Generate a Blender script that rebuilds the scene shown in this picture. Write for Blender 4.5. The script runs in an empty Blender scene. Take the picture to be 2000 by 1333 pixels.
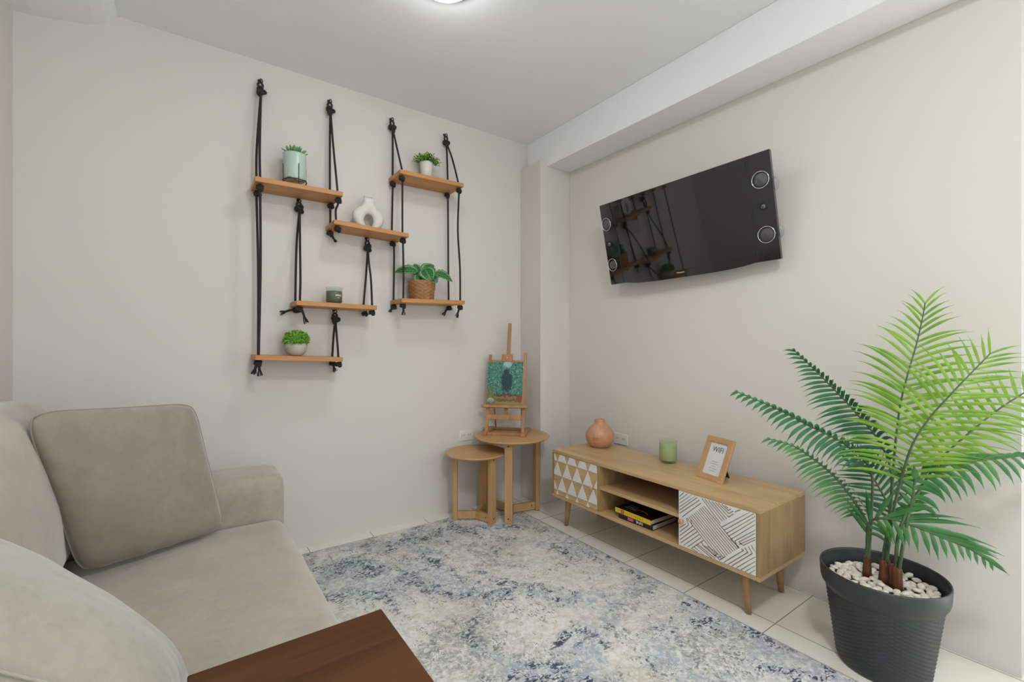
import bpy, bmesh, math, random
from mathutils import Vector, Matrix, noise
R = math.radians
PI = math.pi
random.seed(7)
SC = bpy.context.scene
COL = SC.collection

# ---------------------------------------------------------------- camera, world, lights, exposure
THETA, FOC, CX, CY, CAMZ = 0.619087, 890.61, 1000.0, 668.58, 1.2
cam_data = bpy.data.cameras.new('camera')
cam = bpy.data.objects.new('camera', cam_data)
COL.objects.link(cam)
cam.location = (0, 0, CAMZ)
cam.rotation_euler = (PI / 2, 0, -THETA)
cam_data.sensor_width = 36.0
cam_data.lens = FOC / 2000 * 36.0
cam_data.shift_y = (CY - 666.5) / 2000
cam_data.clip_start = 0.02
SC.camera = cam

world = bpy.data.worlds.new('world')
SC.world = world
world.use_nodes = True
world.node_tree.nodes['Background'].inputs[0].default_value = (0.80, 0.90, 1.0, 1)
world.node_tree.nodes['Background'].inputs[1].default_value = 1.0

SC.view_settings.view_transform = 'Standard'
SC.view_settings.look = 'None'
SC.view_settings.gamma = 1.0
SC.view_settings.use_curve_mapping = False
SC.view_settings.exposure = 0.22

def area_light(name, loc, rot, sx, sy, power, color):
    d = bpy.data.lights.new(name, 'AREA')
    d.shape = 'RECTANGLE'; d.size = sx; d.size_y = sy
    d.energy = power; d.color = color
    o = bpy.data.objects.new(name, d)
    o.location = loc; o.rotation_euler = rot
    COL.objects.link(o)
    return o

# added light in two invented window openings, behind and beside the camera
area_light('added_light_side', (2.50, -0.62, 1.22), (0, PI / 2, 0), 2.3, 1.35, 21, (1.0, 0.975, 0.93))
area_light('added_light_front', (0.75, -2.42, 1.45), (PI / 2, 0, 0), 2.5, 1.7, 14, (0.97, 0.985, 1.0))
LAMP_COLOR, LAMP_STRENGTH, ADDED_LAMP_STRENGTH = (0.96, 0.985, 1.0), 28.0, 78.0   # the ceiling lamp and an added unseen one

def at(u, v, d):
    """a point of the room, from the calibrated camera: column, row, depth in metres"""
    a = (u - CX) / FOC
    s, c = math.sin(THETA), math.cos(THETA)
    return Vector(((s + c * a) * d, (c - s * a) * d, CAMZ - (v - CY) / FOC * d))

# ---------------------------------------------------------------- helpers: objects
def link(o, parent=None):
    COL.objects.link(o)
    if parent is not None:
        o.parent = parent
    return o

def thing(name, label, cat, loc=(0, 0, 0), rz=0.0, group=None):
    o = bpy.data.objects.new(name, None)
    o.empty_display_size = 0.05
    o.location = loc
    o.rotation_euler = (0, 0, rz)
    link(o)
    o['label'] = label; o['category'] = cat
    if group: o['group'] = group
    return o

def tag(o, label, cat, group=None, kind=None):
    o['label'] = label; o['category'] = cat
    if group: o['group'] = group
    if kind: o['kind'] = kind
    return o

def obj(name, bm, mats, parent=None, smooth=False, off=None, label=None, recalc=True):
    """links the bmesh as one mesh object; off = shift subtracted (for shapes written in room coordinates)"""
    if off is not None:
        bmesh.ops.translate(bm, vec=-Vector(off), verts=bm.verts)
    if recalc:
        bmesh.ops.recalc_face_normals(bm, faces=bm.faces)
    me = bpy.data.meshes.new(name)
    bm.to_mesh(me); bm.free()
    if not isinstance(mats, (list, tuple)): mats = [mats]
    for m in mats: me.materials.append(m)
    if smooth:
        me.polygons.foreach_set('use_smooth', [True] * len(me.polygons))
    o = bpy.data.objects.new(name, me)
    link(o, parent)
    if label: o['label'] = label
    return o

def struct(name, bm, mats, parent=None, label=None):
    o = obj(name, bm, mats, parent)
    if parent is None:
        o['kind'] = 'structure'
        if label: o['label'] = label; 
    return o

def autosmooth(o, ang=40):
    me = o.data
    bm = bmesh.new(); bm.from_mesh(me)
    for e in bm.edges:
        e.smooth = (len(e.link_faces) == 2 and e.calc_face_angle(0) < R(ang))
    bm.to_mesh(me); bm.free()
    me.polygons.foreach_set('use_smooth', [True] * len(me.polygons))
    return o

# ---------------------------------------------------------------- helpers: shapes
def box(bm, x0, x1, y0, y1, z0, z1, mat=0, M=None, bev=0.0):
    vs = [bm.verts.new((x, y, z)) for x in (x0, x1) for y in (y0, y1) for z in (z0, z1)]
    fs = []
    for idx in ((0, 1, 3, 2), (4, 6, 7, 5), (0, 4, 5, 1), (2, 3, 7, 6), (0, 2, 6, 4), (1, 5, 7, 3)):
        f = bm.faces.new([vs[i] for i in idx]); f.material_index = mat; fs.append(f)
    if bev > 0:
        es = list({e for f in fs for e in f.edges})
        r = bmesh.ops.bevel(bm, geom=es, offset=bev, segments=2, affect='EDGES', profile=0.5)
        vs = list({v for f in r['faces'] for v in f.verts} | {v for v in vs if v.is_valid})
        for f in r['faces']: f.material_index = mat
    if M is not None:
        bmesh.ops.transform(bm, matrix=M, verts=vs)
    return vs

def frame_of(d):
    d = Vector(d).normalized()
    a = Vector((0, 0, 1)) if abs(d.z) < 0.95 else Vector((1, 0, 0))
    x = d.cross(a).normalized(); y = d.cross(x).normalized()
    return x, y, d

def tube(bm, pts, r, seg=8, mat=0, caps=True, closed=False):
    """round rod through pts; r is one radius or a list"""
    pts = [Vector(p) for p in pts]; n = len(pts)
    rs = r if isinstance(r, (list, tuple)) else [r] * n
    rings = []; px = None
    for i, p in enumerate(pts):
        if closed: t = pts[(i + 1) % n] - pts[(i - 1) % n]
        else: t = pts[min(i + 1, n - 1)] - pts[max(i - 1, 0)]
        if t.length < 1e-9: t = Vector((0, 0, 1))
        t.normalize()
        if px is None: px, _, _ = frame_of(t)
        px = (px - t * px.dot(t))
        if px.length < 1e-6: px, _, _ = frame_of(t)
        px.normalize(); py = t.cross(px)
        rings.append([bm.verts.new(p + (px * math.cos(2 * PI * k / seg) + py * math.sin(2 * PI * k / seg)) * rs[i]) for k in range(seg)])
    m = n if closed else n - 1
    for i in range(m):
        a, b = rings[i], rings[(i + 1) % n]
        for k in range(seg):
            f = bm.faces.new((a[k], a[(k + 1) % seg], b[(k + 1) % seg], b[k])); f.material_index = mat; f.smooth = True
    if caps and not closed:
        f = bm.faces.new(rings[0][::-1]); f.material_index = mat
        f = bm.faces.new(rings[-1]); f.material_index = mat
    return rings

def lathe(bm, prof, seg=48, center=(0, 0, 0), mat=0, fn=None, cap0=True, cap1=True, sx=1.0, sy=1.0):
    """prof = [(radius, z)]; fn(r, ang, z, i) -> r may carve the surface"""
    c = Vector(center); rings = []
    for i, (r, z) in enumerate(prof):
        ring = []
        for k in range(seg):
            a = 2 * PI * k / seg
            rr = fn(r, a, z, i) if fn else r
            ring.append(bm.verts.new(c + Vector((rr * math.cos(a) * sx, rr * math.sin(a) * sy, z))))
        rings.append(ring)
    for a, b in zip(rings, rings[1:]):
        for k in range(seg):
            f = bm.faces.new((a[k], a[(k + 1) % seg], b[(k + 1) % seg], b[k])); f.material_index = mat; f.smooth = True
    if cap0: f = bm.faces.new(rings[0][::-1]); f.material_index = mat
    if cap1: f = bm.faces.new(rings[-1]); f.material_index = mat
    return rings

def spline(P, n=8):
    """Catmull-Rom through the points"""
    P = [Vector(p) for p in P]
    Q = [P[0] * 2 - P[1]] + P + [P[-1] * 2 - P[-2]]
    out = []
    for i in range(1, len(Q) - 2):
        for k in range(n):
            t = k / n
            a, b, c, d = Q[i - 1], Q[i], Q[i + 1], Q[i + 2]
            out.append(0.5 * ((2 * b) + (c - a) * t + (2 * a - 5 * b + 4 * c - d) * t * t + (3 * b - a - 3 * c + d) * t ** 3))
    out.append(P[-1].copy())
    return out

def rbox(bm, sx, sy, sz, rad, puff=(0, 0, 0), n=14, M=None, wrinkle=0.0, seed=0.0, mat=0):
    """soft upholstered block centred on the origin: rounded edges, faces bulging by puff"""
    tmp = bmesh.new()
    bmesh.ops.create_cube(tmp, size=2.0)
    bmesh.ops.subdivide_edges(tmp, edges=tmp.edges, cuts=n, use_grid_fill=True)
    h = Vector((sx / 2, sy / 2, sz / 2))
    for v in tmp.verts:
        q = Vector(v.co)
        # concentrate vertices near the edges
        q = Vector([math.copysign(abs(c) ** 0.8, c) for c in q])
        p = Vector((q.x * h.x, q.y * h.y, q.z * h.z))
        inner = Vector([max(-h[i] + rad, min(h[i] - rad, p[i])) for i in range(3)])
        dlt = p - inner
        if dlt.length > 1e-9: p = inner + dlt.normalized() * min(rad, max(abs(dlt.x), abs(dlt.y), abs(dlt.z)))
        b = Vector((math.copysign(puff[0], q.x) * abs(q.x) ** 3 * (1 - q.y ** 2) * (1 - q.z ** 2),
                    math.copysign(puff[1], q.y) * abs(q.y) ** 3 * (1 - q.x ** 2) * (1 - q.z ** 2),
                    math.copysign(puff[2], q.z) * abs(q.z) ** 3 * (1 - q.x ** 2) * (1 - q.y ** 2)))
        p += b
        if wrinkle:
            w = noise.noise(Vector((p.x * 5 + seed, p.y * 5, p.z * 5))) + 0.5 * noise.noise(Vector((p.x * 13, p.y * 13 + seed, p.z * 13)))
            p += q.normalized() * w * wrinkle
        v.co = p
    if M is not None: bmesh.ops.transform(tmp, matrix=M, verts=tmp.verts)
    me = bpy.data.meshes.new('t'); tmp.to_mesh(me); tmp.free()
    k = len(bm.faces)
    bm.from_mesh(me); bpy.data.meshes.remove(me)
    bm.faces.ensure_lookup_table()
    for f in bm.faces[k:]: f.material_index = mat; f.smooth = True

def pillow(bm, c00, c10, c11, c01, T, n=36, wr=0.004, seed=0.0, pinch=0.015):
    """square cushion between four corners (bottom-left, bottom-right, top-right, top-left), T = half thickness"""
    c00, c10, c11, c01 = map(Vector, (c00, c10, c11, c01))
    nrm = (c10 - c00).cross(c01 - c00).normalized()
    ctr = (c00 + c10 + c11 + c01) / 4
    def pt(i, j, side):
        s = 2 * i / n - 1; t = 2 * j / n - 1
        # edges bow inwards between the corners
        s2 = s * (1 - pinch * (1 - t * t) * abs(s) - .07 * t ** 8 * s * s); t2 = t * (1 - pinch * (1 - s * s) * abs(t) - .07 * s ** 8 * t * t)
        a, b = (s2 + 1) / 2, (t2 + 1) / 2
        p = c00 * (1 - a) * (1 - b) + c10 * a * (1 - b) + c11 * a * b + c01 * (1 - a) * b
        h = max(0.0, (1 - abs(s) ** 2.6)) ** 0.55 * max(0.0, (1 - abs(t) ** 2.6)) ** 0.55
        w = noise.noise(Vector((s * 2.2 + seed, t * 2.2, side * 3.0))) + 0.45 * noise.noise(Vector((s * 6, t * 6 + seed, side)))
        edge = (abs(s) ** 4 + abs(t) ** 4) * 0.5
        cr = math.sin((t * 13 + 3 * noise.noise(Vector((s * 3, t * 5, seed))))) * (abs(s) ** 6) + math.sin((s * 15 + 3 * noise.noise(Vector((s * 5, t * 3, seed + 4))))) * (abs(t) ** 6)
        return p + nrm * side * (h * T + min(1, h * 3) * (w * wr + cr * wr * 0.8))
    V = {}
    for side in (1, -1):
        for i in range(n + 1):
            for j in range(n + 1):
                e = i in (0, n) or j in (0, n)
                if e and side == -1: V[(i, j, -1)] = V[(i, j, 1)]
                else: V[(i, j, side)] = bm.verts.new(pt(i, j, side))
    for side in (1, -1):
        for i in range(n):
            for j in range(n):
                q = [V[(i, j, side)], V[(i + 1, j, side)], V[(i + 1, j + 1, side)], V[(i, j + 1, side)]]
                if side == -1: q = q[::-1]
                f = bm.faces.new(q); f.smooth = True
    # piped seam around the edge
    loop = [(i, 0) for i in range(n)] + [(n, j) for j in range(n)] + [(i, n) for i in range(n, 0, -1)] + [(0, j) for j in range(n, 0, -1)]
    return [V[(i, j, 1)].co.copy() for i, j in loop]

def text_mesh(body, size, depth=0.0004, align='CENTER', xscale=1.0, shear=0.0):
    cu = bpy.data.curves.new('t', 'FONT'); cu.body = body; cu.size = size; cu.extrude = depth
    cu.align_x = align; cu.align_y = 'CENTER'; cu.shear = shear
    o = bpy.data.objects.new('t', cu); COL.objects.link(o)
    bpy.context.view_layer.update()
    me = bpy.data.meshes.new_from_object(o.evaluated_get(bpy.context.evaluated_depsgraph_get()))
    bpy.data.objects.remove(o); bpy.data.curves.remove(cu)
    bm = bmesh.new(); bm.from_mesh(me); bpy.data.meshes.remove(me)
    for v in bm.verts: v.co.x *= xscale
    return bm

# ---------------------------------------------------------------- helpers: materials
class NT:
    def __init__(s, name):
        s.m = bpy.data.materials.new(name); s.m.use_nodes = True
        s.t = s.m.node_tree; s.n = s.t.nodes; s.b = s.n['Principled BSDF']
    def new(s, typ, **kw):
        o = s.n.new(typ)
        for k, v in kw.items(): setattr(o, k, v)
        return o
    def lk(s, a, b): s.t.links.new(a, b)
    def coords(s, scale=(1, 1, 1), loc=(0, 0, 0), rot=(0, 0, 0), out='Object'):
        tc = s.new('ShaderNodeTexCoord'); mp = s.new('ShaderNodeMapping')
        mp.inputs['Scale'].default_value = scale; mp.inputs['Location'].default_value = loc
        mp.inputs['Rotation'].default_value = rot
        s.lk(tc.outputs[out], mp.inputs[0]); return mp.outputs[0]
    def noise(s, co, scale, detail=3, rough=0.5, dist=0.0):
        o = s.new('ShaderNodeTexNoise'); s.lk(co, o.inputs['Vector'])
        o.inputs['Scale'].default_value = scale; o.inputs['Detail'].default_value = detail
        o.inputs['Roughness'].default_value = rough; o.inputs['Distortion'].default_value = dist
        return o.outputs['Fac']
    def ramp(s, fac, stops):
        o = s.new('ShaderNodeValToRGB'); s.lk(fac, o.inputs[0])
        cr = o.color_ramp
        while len(cr.elements) < len(stops): cr.elements.new(0.5)
        for e, (p, c) in zip(cr.elements, stops):
            e.position = p; e.color = (c[0], c[1], c[2], 1) if isinstance(c, (tuple, list)) else (c, c, c, 1)
        return o.outputs[0]
    def mix(s, fac, a, b, typ='MIX'):
        o = s.new('ShaderNodeMix', data_type='RGBA', blend_type=typ)
        for inp, v in ((o.inputs[0], fac), (o.inputs[6], a), (o.inputs[7], b)):
            if isinstance(v, (int, float)): inp.default_value = v
            elif isinstance(v, (tuple, list)): inp.default_value = (v[0], v[1], v[2], 1)
            else: s.lk(v, inp)
        return o.outputs[2]
    def math(s, op, a, b=None):
        o = s.new('ShaderNodeMath', operation=op)
        for i, v in enumerate((a, b)):
            if v is None: continue
            if isinstance(v, (int, float)): o.inputs[i].default_value = v
            else: s.lk(v, o.inputs[i])
        return o.outputs[0]
    def color(s, v):
        if isinstance(v, (tuple, list)): s.b.inputs['Base Color'].default_value = (v[0], v[1], v[2], 1)
        else: s.lk(v, s.b.inputs['Base Color'])
    def bump(s, h, strength=0.3, dist=0.002):
        o = s.new('ShaderNodeBump'); s.lk(h, o.inputs['Height'])
        o.inputs['Strength'].default_value = strength; o.inputs['Distance'].default_value = dist
        s.lk(o.outputs[0], s.b.inputs['Normal'])
    def set(s, rough=None, metal=None, spec=None, **kw):
        if rough is not None: s.b.inputs['Roughness'].default_value = rough
        if metal is not None: s.b.inputs['Metallic'].default_value = metal
        if spec is not None: s.b.inputs['Specular IOR Level'].default_value = spec
        for k, v in kw.items(): s.b.inputs[k.replace('_', ' ')].default_value = v

def sc(c, k): return tuple(min(1, x * k) for x in c)

def plain(name, c, rough=0.5, metal=0.0, var=0.12, scale=30, bump=0.0, bscale=200, spec=0.5, **kw):
    t = NT(name); co = t.coords()
    n = t.noise(co, scale, 3)
    t.color(t.ramp(n, [(0.3, sc(c, 1 - var)), (0.7, sc(c, 1 + var))]))
    t.set(rough, metal, spec, **kw)
    if bump: t.bump(t.noise(co, bscale, 2), bump, 0.001)
    return t.m

def paint(name, c):
    t = NT(name); co = t.coords()
    t.color(t.ramp(t.noise(co, 1.3, 3), [(0.3, sc(c, 0.985)), (0.7, sc(c, 1.01))]))
    t.set(0.75, spec=0.25)
    h = t.math('ADD', t.noise(co, 60, 3), t.math('MULTIPLY', t.noise(co, 9, 2), 1.6))
    t.bump(h, 0.10, 0.004)
    return t.m

def wood(name, dark, light, axis='x', scale=1.0, rough=0.45, contrast=1.0, fine=1.0, spec=0.4):
    t = NT(name)
    s = {'x': (1.2, 16, 16), 'y': (16, 1.2, 16), 'z': (16, 16, 1.2)}[axis]
    co = t.coords(scale=tuple(k * scale for k in s))
    n1 = t.noise(co, 1.0, 4, 0.55, 0.6)
    n2 = t.noise(co, 5.0 * fine, 4, 0.6, 0.2)
    mid = tuple((a + b) / 2 for a, b in zip(dark, light))
    w = 0.22 / contrast
    c1 = t.ramp(n1, [(0.5 - w, dark), (0.5, mid), (0.5 + w, light)])
    c2 = t.ramp(n2, [(0.3, 0.78), (0.65, 1.0)])
    c = t.mix(0.55, c1, c2, 'MULTIPLY')
    t.color(c); t.set(rough, spec=spec)
    t.bump(n2, 0.08, 0.001)
    return t.m

def fabric(name, c, mott=0.10):
    t = NT(name); co = t.coords()
    n1 = t.noise(co, 7, 5, 0.6, 0.4); n2 = t.noise(co, 45, 4, 0.6, 0.3)
    a = t.ramp(n1, [(0.3, sc(c, 1 - mott)), (0.7, sc(c, 1 + mott))])
    b = t.ramp(n2, [(0.3, 0.90), (0.7, 1.0)])
    t.color(t.mix(1.0, a, b, 'MULTIPLY'))
    t.set(0.95, spec=0.1)
    t.b.inputs['Sheen Weight'].default_value = 0.65
    t.b.inputs['Sheen Roughness'].default_value = 0.38
    wv = t.new('ShaderNodeTexWave', wave_type='BANDS', bands_direction='DIAGONAL')
    t.lk(co, wv.inputs[0]); wv.inputs['Scale'].default_value = 260; wv.inputs['Distortion'].default_value = 2.0
    h = t.math('ADD', t.math('MULTIPLY', wv.outputs['Fac'], 0.4), t.noise(co, 320, 2))
    t.bump(h, 0.35, 0.0012)
    return t.m

def leaf_mat(name, base, tip, rough=0.42, trans=0.12, scale=14):
    t = NT(name); co = t.coords()
    t.color(t.ramp(t.noise(co, scale, 3), [(0.35, base), (0.68, tip)]))
    t.set(rough, spec=0.45)
    t.b.inputs['Subsurface Weight'].default_value = 0.0
    tr = t.new('ShaderNodeBsdfTranslucent'); tr.inputs[0].default_value = (tip[0], tip[1], tip[2], 1)
    mx = t.new('ShaderNodeMixShader'); mx.inputs[0].default_value = trans
    t.lk(t.b.outputs[0], mx.inputs[1]); t.lk(tr.outputs[0], mx.inputs[2])
    t.lk(mx.outputs[0], t.n['Material Output'].inputs[0])
    return t.m

WALL_COOL = (0.69, 0.662, 0.63)
M = {}
M['wall'] = paint('wall_paint', WALL_COOL)
M['cream'] = paint('wall_paint_warm_lit', (0.71, 0.682, 0.64))  # same wall paint; this wall's warmer light is put into the colour
M['ceil'] = paint('ceiling_paint', (0.86, 0.865, 0.87))
M['white_trim'] = plain('white_gloss_trim', (0.82, 0.82, 0.80), 0.35, var=0.01)

def tiles():
    t = NT('floor_tiles'); co = t.coords(loc=(-2.04, -0.931, 0))
    b = t.new('ShaderNodeTexBrick'); t.lk(co, b.inputs['Vector'])
    b.offset = 0.0; b.squash = 1.0
    b.inputs['Scale'].default_value = 1.0
    b.inputs['Brick Width'].default_value = 0.367; b.inputs['Row Height'].default_value = 0.367
    b.inputs['Mortar Size'].default_value = 0.0022; b.inputs['Mortar Smooth'].default_value = 0.2
    b.inputs['Color1'].default_value = (0.80, 0.78, 0.71, 1); b.inputs['Color2'].default_value = (0.82, 0.80, 0.73, 1)
    b.inputs['Mortar'].default_value = (0.27, 0.25, 0.215, 1)
    n = t.noise(t.coords(), 5, 5, 0.6, 0.5)
    t.color(t.mix(0.35, b.outputs['Color'], t.ramp(n, [(0.3, (0.90, 0.89, 0.87)), (0.7, (1, 1, 1))]), 'MULTIPLY'))
    t.set(0.22, spec=0.45)
    t.bump(t.math('SUBTRACT', 1.0, b.outputs['Fac']), 0.25, 0.001)
    return t.m
M['tiles'] = tiles()

def rug_mat():
    t = NT('rug_pile'); co = t.coords()
    cream = (0.63, 0.59, 0.52); warm = (0.54, 0.51, 0.44); grey = (0.34, 0.355, 0.335); blue = (0.35, 0.40, 0.485); navy = (0.045, 0.065, 0.105); white = (0.76, 0.75, 0.735)
    def nz(scale, loc, detail=4, rough=0.65, dist=0.6, sc_=(1, 1, 1), rot=0.0):
        return t.noise(t.coords(scale=sc_, loc=(loc, loc * 0.37, 0), rot=(0, 0, rot)), scale, detail, rough, dist)
    big, big2, big3 = nz(2.3, 3.1, 3, .55), nz(2.0, 8.3, 3, .55), nz(2.7, 15.2, 3, .55)
    fleck, fine = nz(30, 1.7, 4, .7, .8), nz(75, 6.1, 4, .7, .6)
    c = t.mix(t.ramp(fleck, [(0.42, 0.0), (0.60, 1.0)]), white, cream)
    c = t.mix(t.math('MULTIPLY', t.ramp(big2, [(0.52, 0.0), (0.60, 1.0)]), t.ramp(nz(26, 4.4), [(0.38, 0.25), (0.56, 0.9)])), c, warm)
    c = t.mix(t.math('MULTIPLY', t.ramp(big3, [(0.50, 0.0), (0.60, 1.0)]), t.ramp(nz(34, 9.9), [(0.42, 0.0), (0.58, 0.9)])), c, grey)
    c = t.mix(t.math('MULTIPLY', t.ramp(big, [(0.45, 0.0), (0.56, 1.0)]), t.ramp(nz(28, 12.6), [(0.42, 0.10), (0.58, 0.85)])), c, blue)
    c = t.mix(t.ramp(fine, [(0.52, 0.0), (0.64, 0.8)]), c, white)
    clus = t.math('MULTIPLY', t.ramp(nz(7.5, 21.0, 3, .6, 1.0), [(0.50, 0.0), (0.58, 1.0)]), t.ramp(big, [(0.42, 0.15), (0.52, 1.0)]))
    c = t.mix(t.math('MULTIPLY', t.ramp(nz(48, 5.5, 3, .55, 1.6, (0.7, 1.3, 1), 0.6), [(0.505, 0.0), (0.54, 0.95)]), clus), c, navy)
    clus2 = t.ramp(nz(5.0, 31.0, 3, .6, 1.0), [(0.46, 0.0), (0.56, 1.0)])
    c = t.mix(t.math('MULTIPLY', t.ramp(nz(55, 17.5, 3, .6, 1.6, (1.2, 0.8, 1)), [(0.57, 0.0), (0.61, 0.8)]), clus2), c, (0.13, 0.155, 0.19))
    t.color(c); t.set(0.95, spec=0.08)
    t.bump(t.noise(co, 420, 2), 0.5, 0.002)
    return t.m
M['rug'] = rug_mat()
M['rug_edge'] = plain('rug_binding', (0.30, 0.29, 0.27), 0.9)
M['sofa'] = fabric('taupe_velvet', (0.40, 0.362, 0.298))
M['pale'] = fabric('pale_taupe_velvet', (0.335, 0.315, 0.268))
M['throw'] = fabric('brown_grey_velvet', (0.295, 0.258, 0.205))
M['walnut'] = wood('dark_walnut', (0.052, 0.020, 0.008), (0.115, 0.048, 0.020), 'x', 0.8, 0.62, 0.9, spec=0.12)
M['pine'] = wood('orange_pine', (0.47, 0.20, 0.065), (0.66, 0.33, 0.125), 'x', 0.9, 0.5, 0.8)
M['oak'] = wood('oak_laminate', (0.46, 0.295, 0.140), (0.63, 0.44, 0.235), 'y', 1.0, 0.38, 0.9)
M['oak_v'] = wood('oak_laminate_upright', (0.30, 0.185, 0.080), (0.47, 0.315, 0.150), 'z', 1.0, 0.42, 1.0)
M['oak_leg'] = wood('oak_leg_wood', (0.36, 0.20, 0.09), (0.48, 0.29, 0.14), 'z', 1.2, 0.4, 0.8)
M['rubberwood'] = wood('rubberwood', (0.50, 0.28, 0.115), (0.64, 0.40, 0.19), 'x', 0.8, 0.42, 0.8)
M['rubberwood_leg'] = wood('rubberwood_upright', (0.44, 0.245, 0.10), (0.60, 0.37, 0.175), 'z', 1.0, 0.42, 0.8)
M['easel'] = wood('easel_wood', (0.37, 0.175, 0.070), (0.54, 0.295, 0.130), 'z', 1.5, 0.42, 0.8)
M['frame'] = wood('frame_wood', (0.50, 0.28, 0.13), (0.62, 0.38, 0.20), 'z', 1.5, 0.45, 0.6)
M['dark'] = plain('black_backing', (0.012, 0.011, 0.010), 0.6)
M['screw'] = plain('dark_screw_hole', (0.02, 0.017, 0.015), 0.5)
M['white_lacquer'] = plain('white_lacquer', (0.74, 0.735, 0.72), 0.4, var=0.02)
M['groove'] = plain('brown_groove', (0.27, 0.20, 0.145), 0.7)
M['gloss'] = plain('gloss_black_plastic', (0.010, 0.010, 0.011), 0.05, var=0.02, spec=0.95)
M['screen'] = plain('screen_glass', (0.006, 0.006, 0.007), 0.035, var=0.01, spec=1.0)
M['matte_black'] = plain('matte_black_plastic', (0.018, 0.018, 0.019), 0.5)
M['chrome'] = plain('chrome_ring', (0.75, 0.75, 0.75), 0.18, metal=1.0, var=0.02)
M['cone'] = plain('speaker_cone_metal', (0.16, 0.16, 0.165), 0.32, metal=0.8, var=0.05)
M['housing_grey'] = plain('grey_speaker_housing', (0.30, 0.30, 0.30), 0.35)
M['logo'] = plain('logo_silver', (0.75, 0.75, 0.76), 0.3)
M['rope'] = plain('black_cotton_rope', (0.026, 0.024, 0.023), 0.9, var=0.4, scale=400, bump=0.8, bscale=500)
M['hook'] = plain('black_steel_hook', (0.05, 0.05, 0.055), 0.3, metal=0.9)
M['charcoal'] = plain('charcoal_resin', (0.030, 0.033, 0.037), 0.42, var=0.1)
M['soil'] = plain('grey_soil', (0.10, 0.09, 0.075), 0.95, var=0.4, scale=80)
M['pebble'] = plain('white_pebble', (0.66, 0.615, 0.53), 0.6, var=0.14, scale=22)
M['husk'] = wood('brown_husk', (0.060, 0.020, 0.008), (0.19, 0.075, 0.030), 'z', 3.0, 0.7, 1.2)
M['stem'] = plain('palm_stem_green', (0.070, 0.120, 0.055), 0.45, var=0.25)
M['frond_dark'] = leaf_mat('dark_palm_green', (0.018, 0.105, 0.048), (0.050, 0.215, 0.085))
M['frond_mid'] = leaf_mat('mid_palm_green', (0.030, 0.145, 0.040), (0.085, 0.265, 0.075))
M['frond_bright'] = leaf_mat('bright_palm_green', (0.125, 0.29, 0.022), (0.29, 0.50, 0.065), trans=0.2)
M['mint'] = plain('mint_glaze', (0.46, 0.58, 0.50), 0.3, var=0.03)
M['succulent'] = leaf_mat('succulent_green', (0.10, 0.30, 0.10), (0.25, 0.50, 0.22), 0.5)
M['ceramic'] = plain('white_ceramic', (0.70, 0.69, 0.66), 0.45, var=0.03)
M['bisque'] = plain('matte_white_ceramic', (0.68, 0.665, 0.63), 0.7, var=0.03, bump=0.15, bscale=120)
M['bushy'] = leaf_mat('bushy_green', (0.05, 0.22, 0.02), (0.20, 0.48, 0.05), 0.5, 0.15, 60)
M['bushy_tip'] = leaf_mat('pale_leaf_tips', (0.36, 0.55, 0.08), (0.62, 0.70, 0.22), 0.5, 0.15, 60)
M['ball_leaf'] = leaf_mat('boxwood_green', (0.06, 0.27, 0.015), (0.22, 0.52, 0.05), 0.45, 0.15, 60)
M['concrete'] = plain('grey_bowl_glaze', (0.50, 0.48, 0.45), 0.55, var=0.06, scale=60)
M['wicker'] = plain('wicker', (0.34, 0.16, 0.06), 0.6, var=0.22, scale=45)
M['wax_grey'] = plain('grey_green_wax', (0.150, 0.165, 0.125), 0.5, var=0.05)
M['wax_green'] = plain('pale_green_wax', (0.42, 0.47, 0.27), 0.4, var=0.04)
M['terracotta'] = plain('peach_ceramic', (0.56, 0.285, 0.16), 0.42, var=0.06)
M['terra_dark'] = plain('peach_ceramic_shade_print', (0.36, 0.17, 0.085), 0.5)
M['paper'] = plain('white_paper', (0.70, 0.71, 0.72), 0.7, var=0.01)
M['ink'] = plain('grey_ink', (0.10, 0.10, 0.12), 0.7)
M['ink_pale'] = plain('pale_grey_ink', (0.42, 0.42, 0.43), 0.7)
M['socket'] = plain('socket_plastic', (0.76, 0.745, 0.70), 0.35, var=0.01)
M['socket_hole'] = plain('socket_slot', (0.06, 0.05, 0.045), 0.5)
M['yellow'] = plain('yellow_cover', (0.72, 0.50, 0.015), 0.4, var=0.05)
M['orange_print'] = plain('orange_print', (0.55, 0.30, 0.01), 0.4)
M['red_print'] = plain('red_print', (0.62, 0.12, 0.05), 0.4)
M['pale_print'] = plain('pale_print', (0.72, 0.62, 0.55), 0.4)
M['pink'] = plain('pink_print', (0.62, 0.08, 0.30), 0.4)
M['black_cover'] = plain('black_glossy_cover', (0.012, 0.011, 0.011), 0.2)
M['grey_print'] = plain('grey_print', (0.20, 0.19, 0.18), 0.3)
M['pages'] = plain('book_pages', (0.55, 0.50, 0.42), 0.8)

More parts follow.
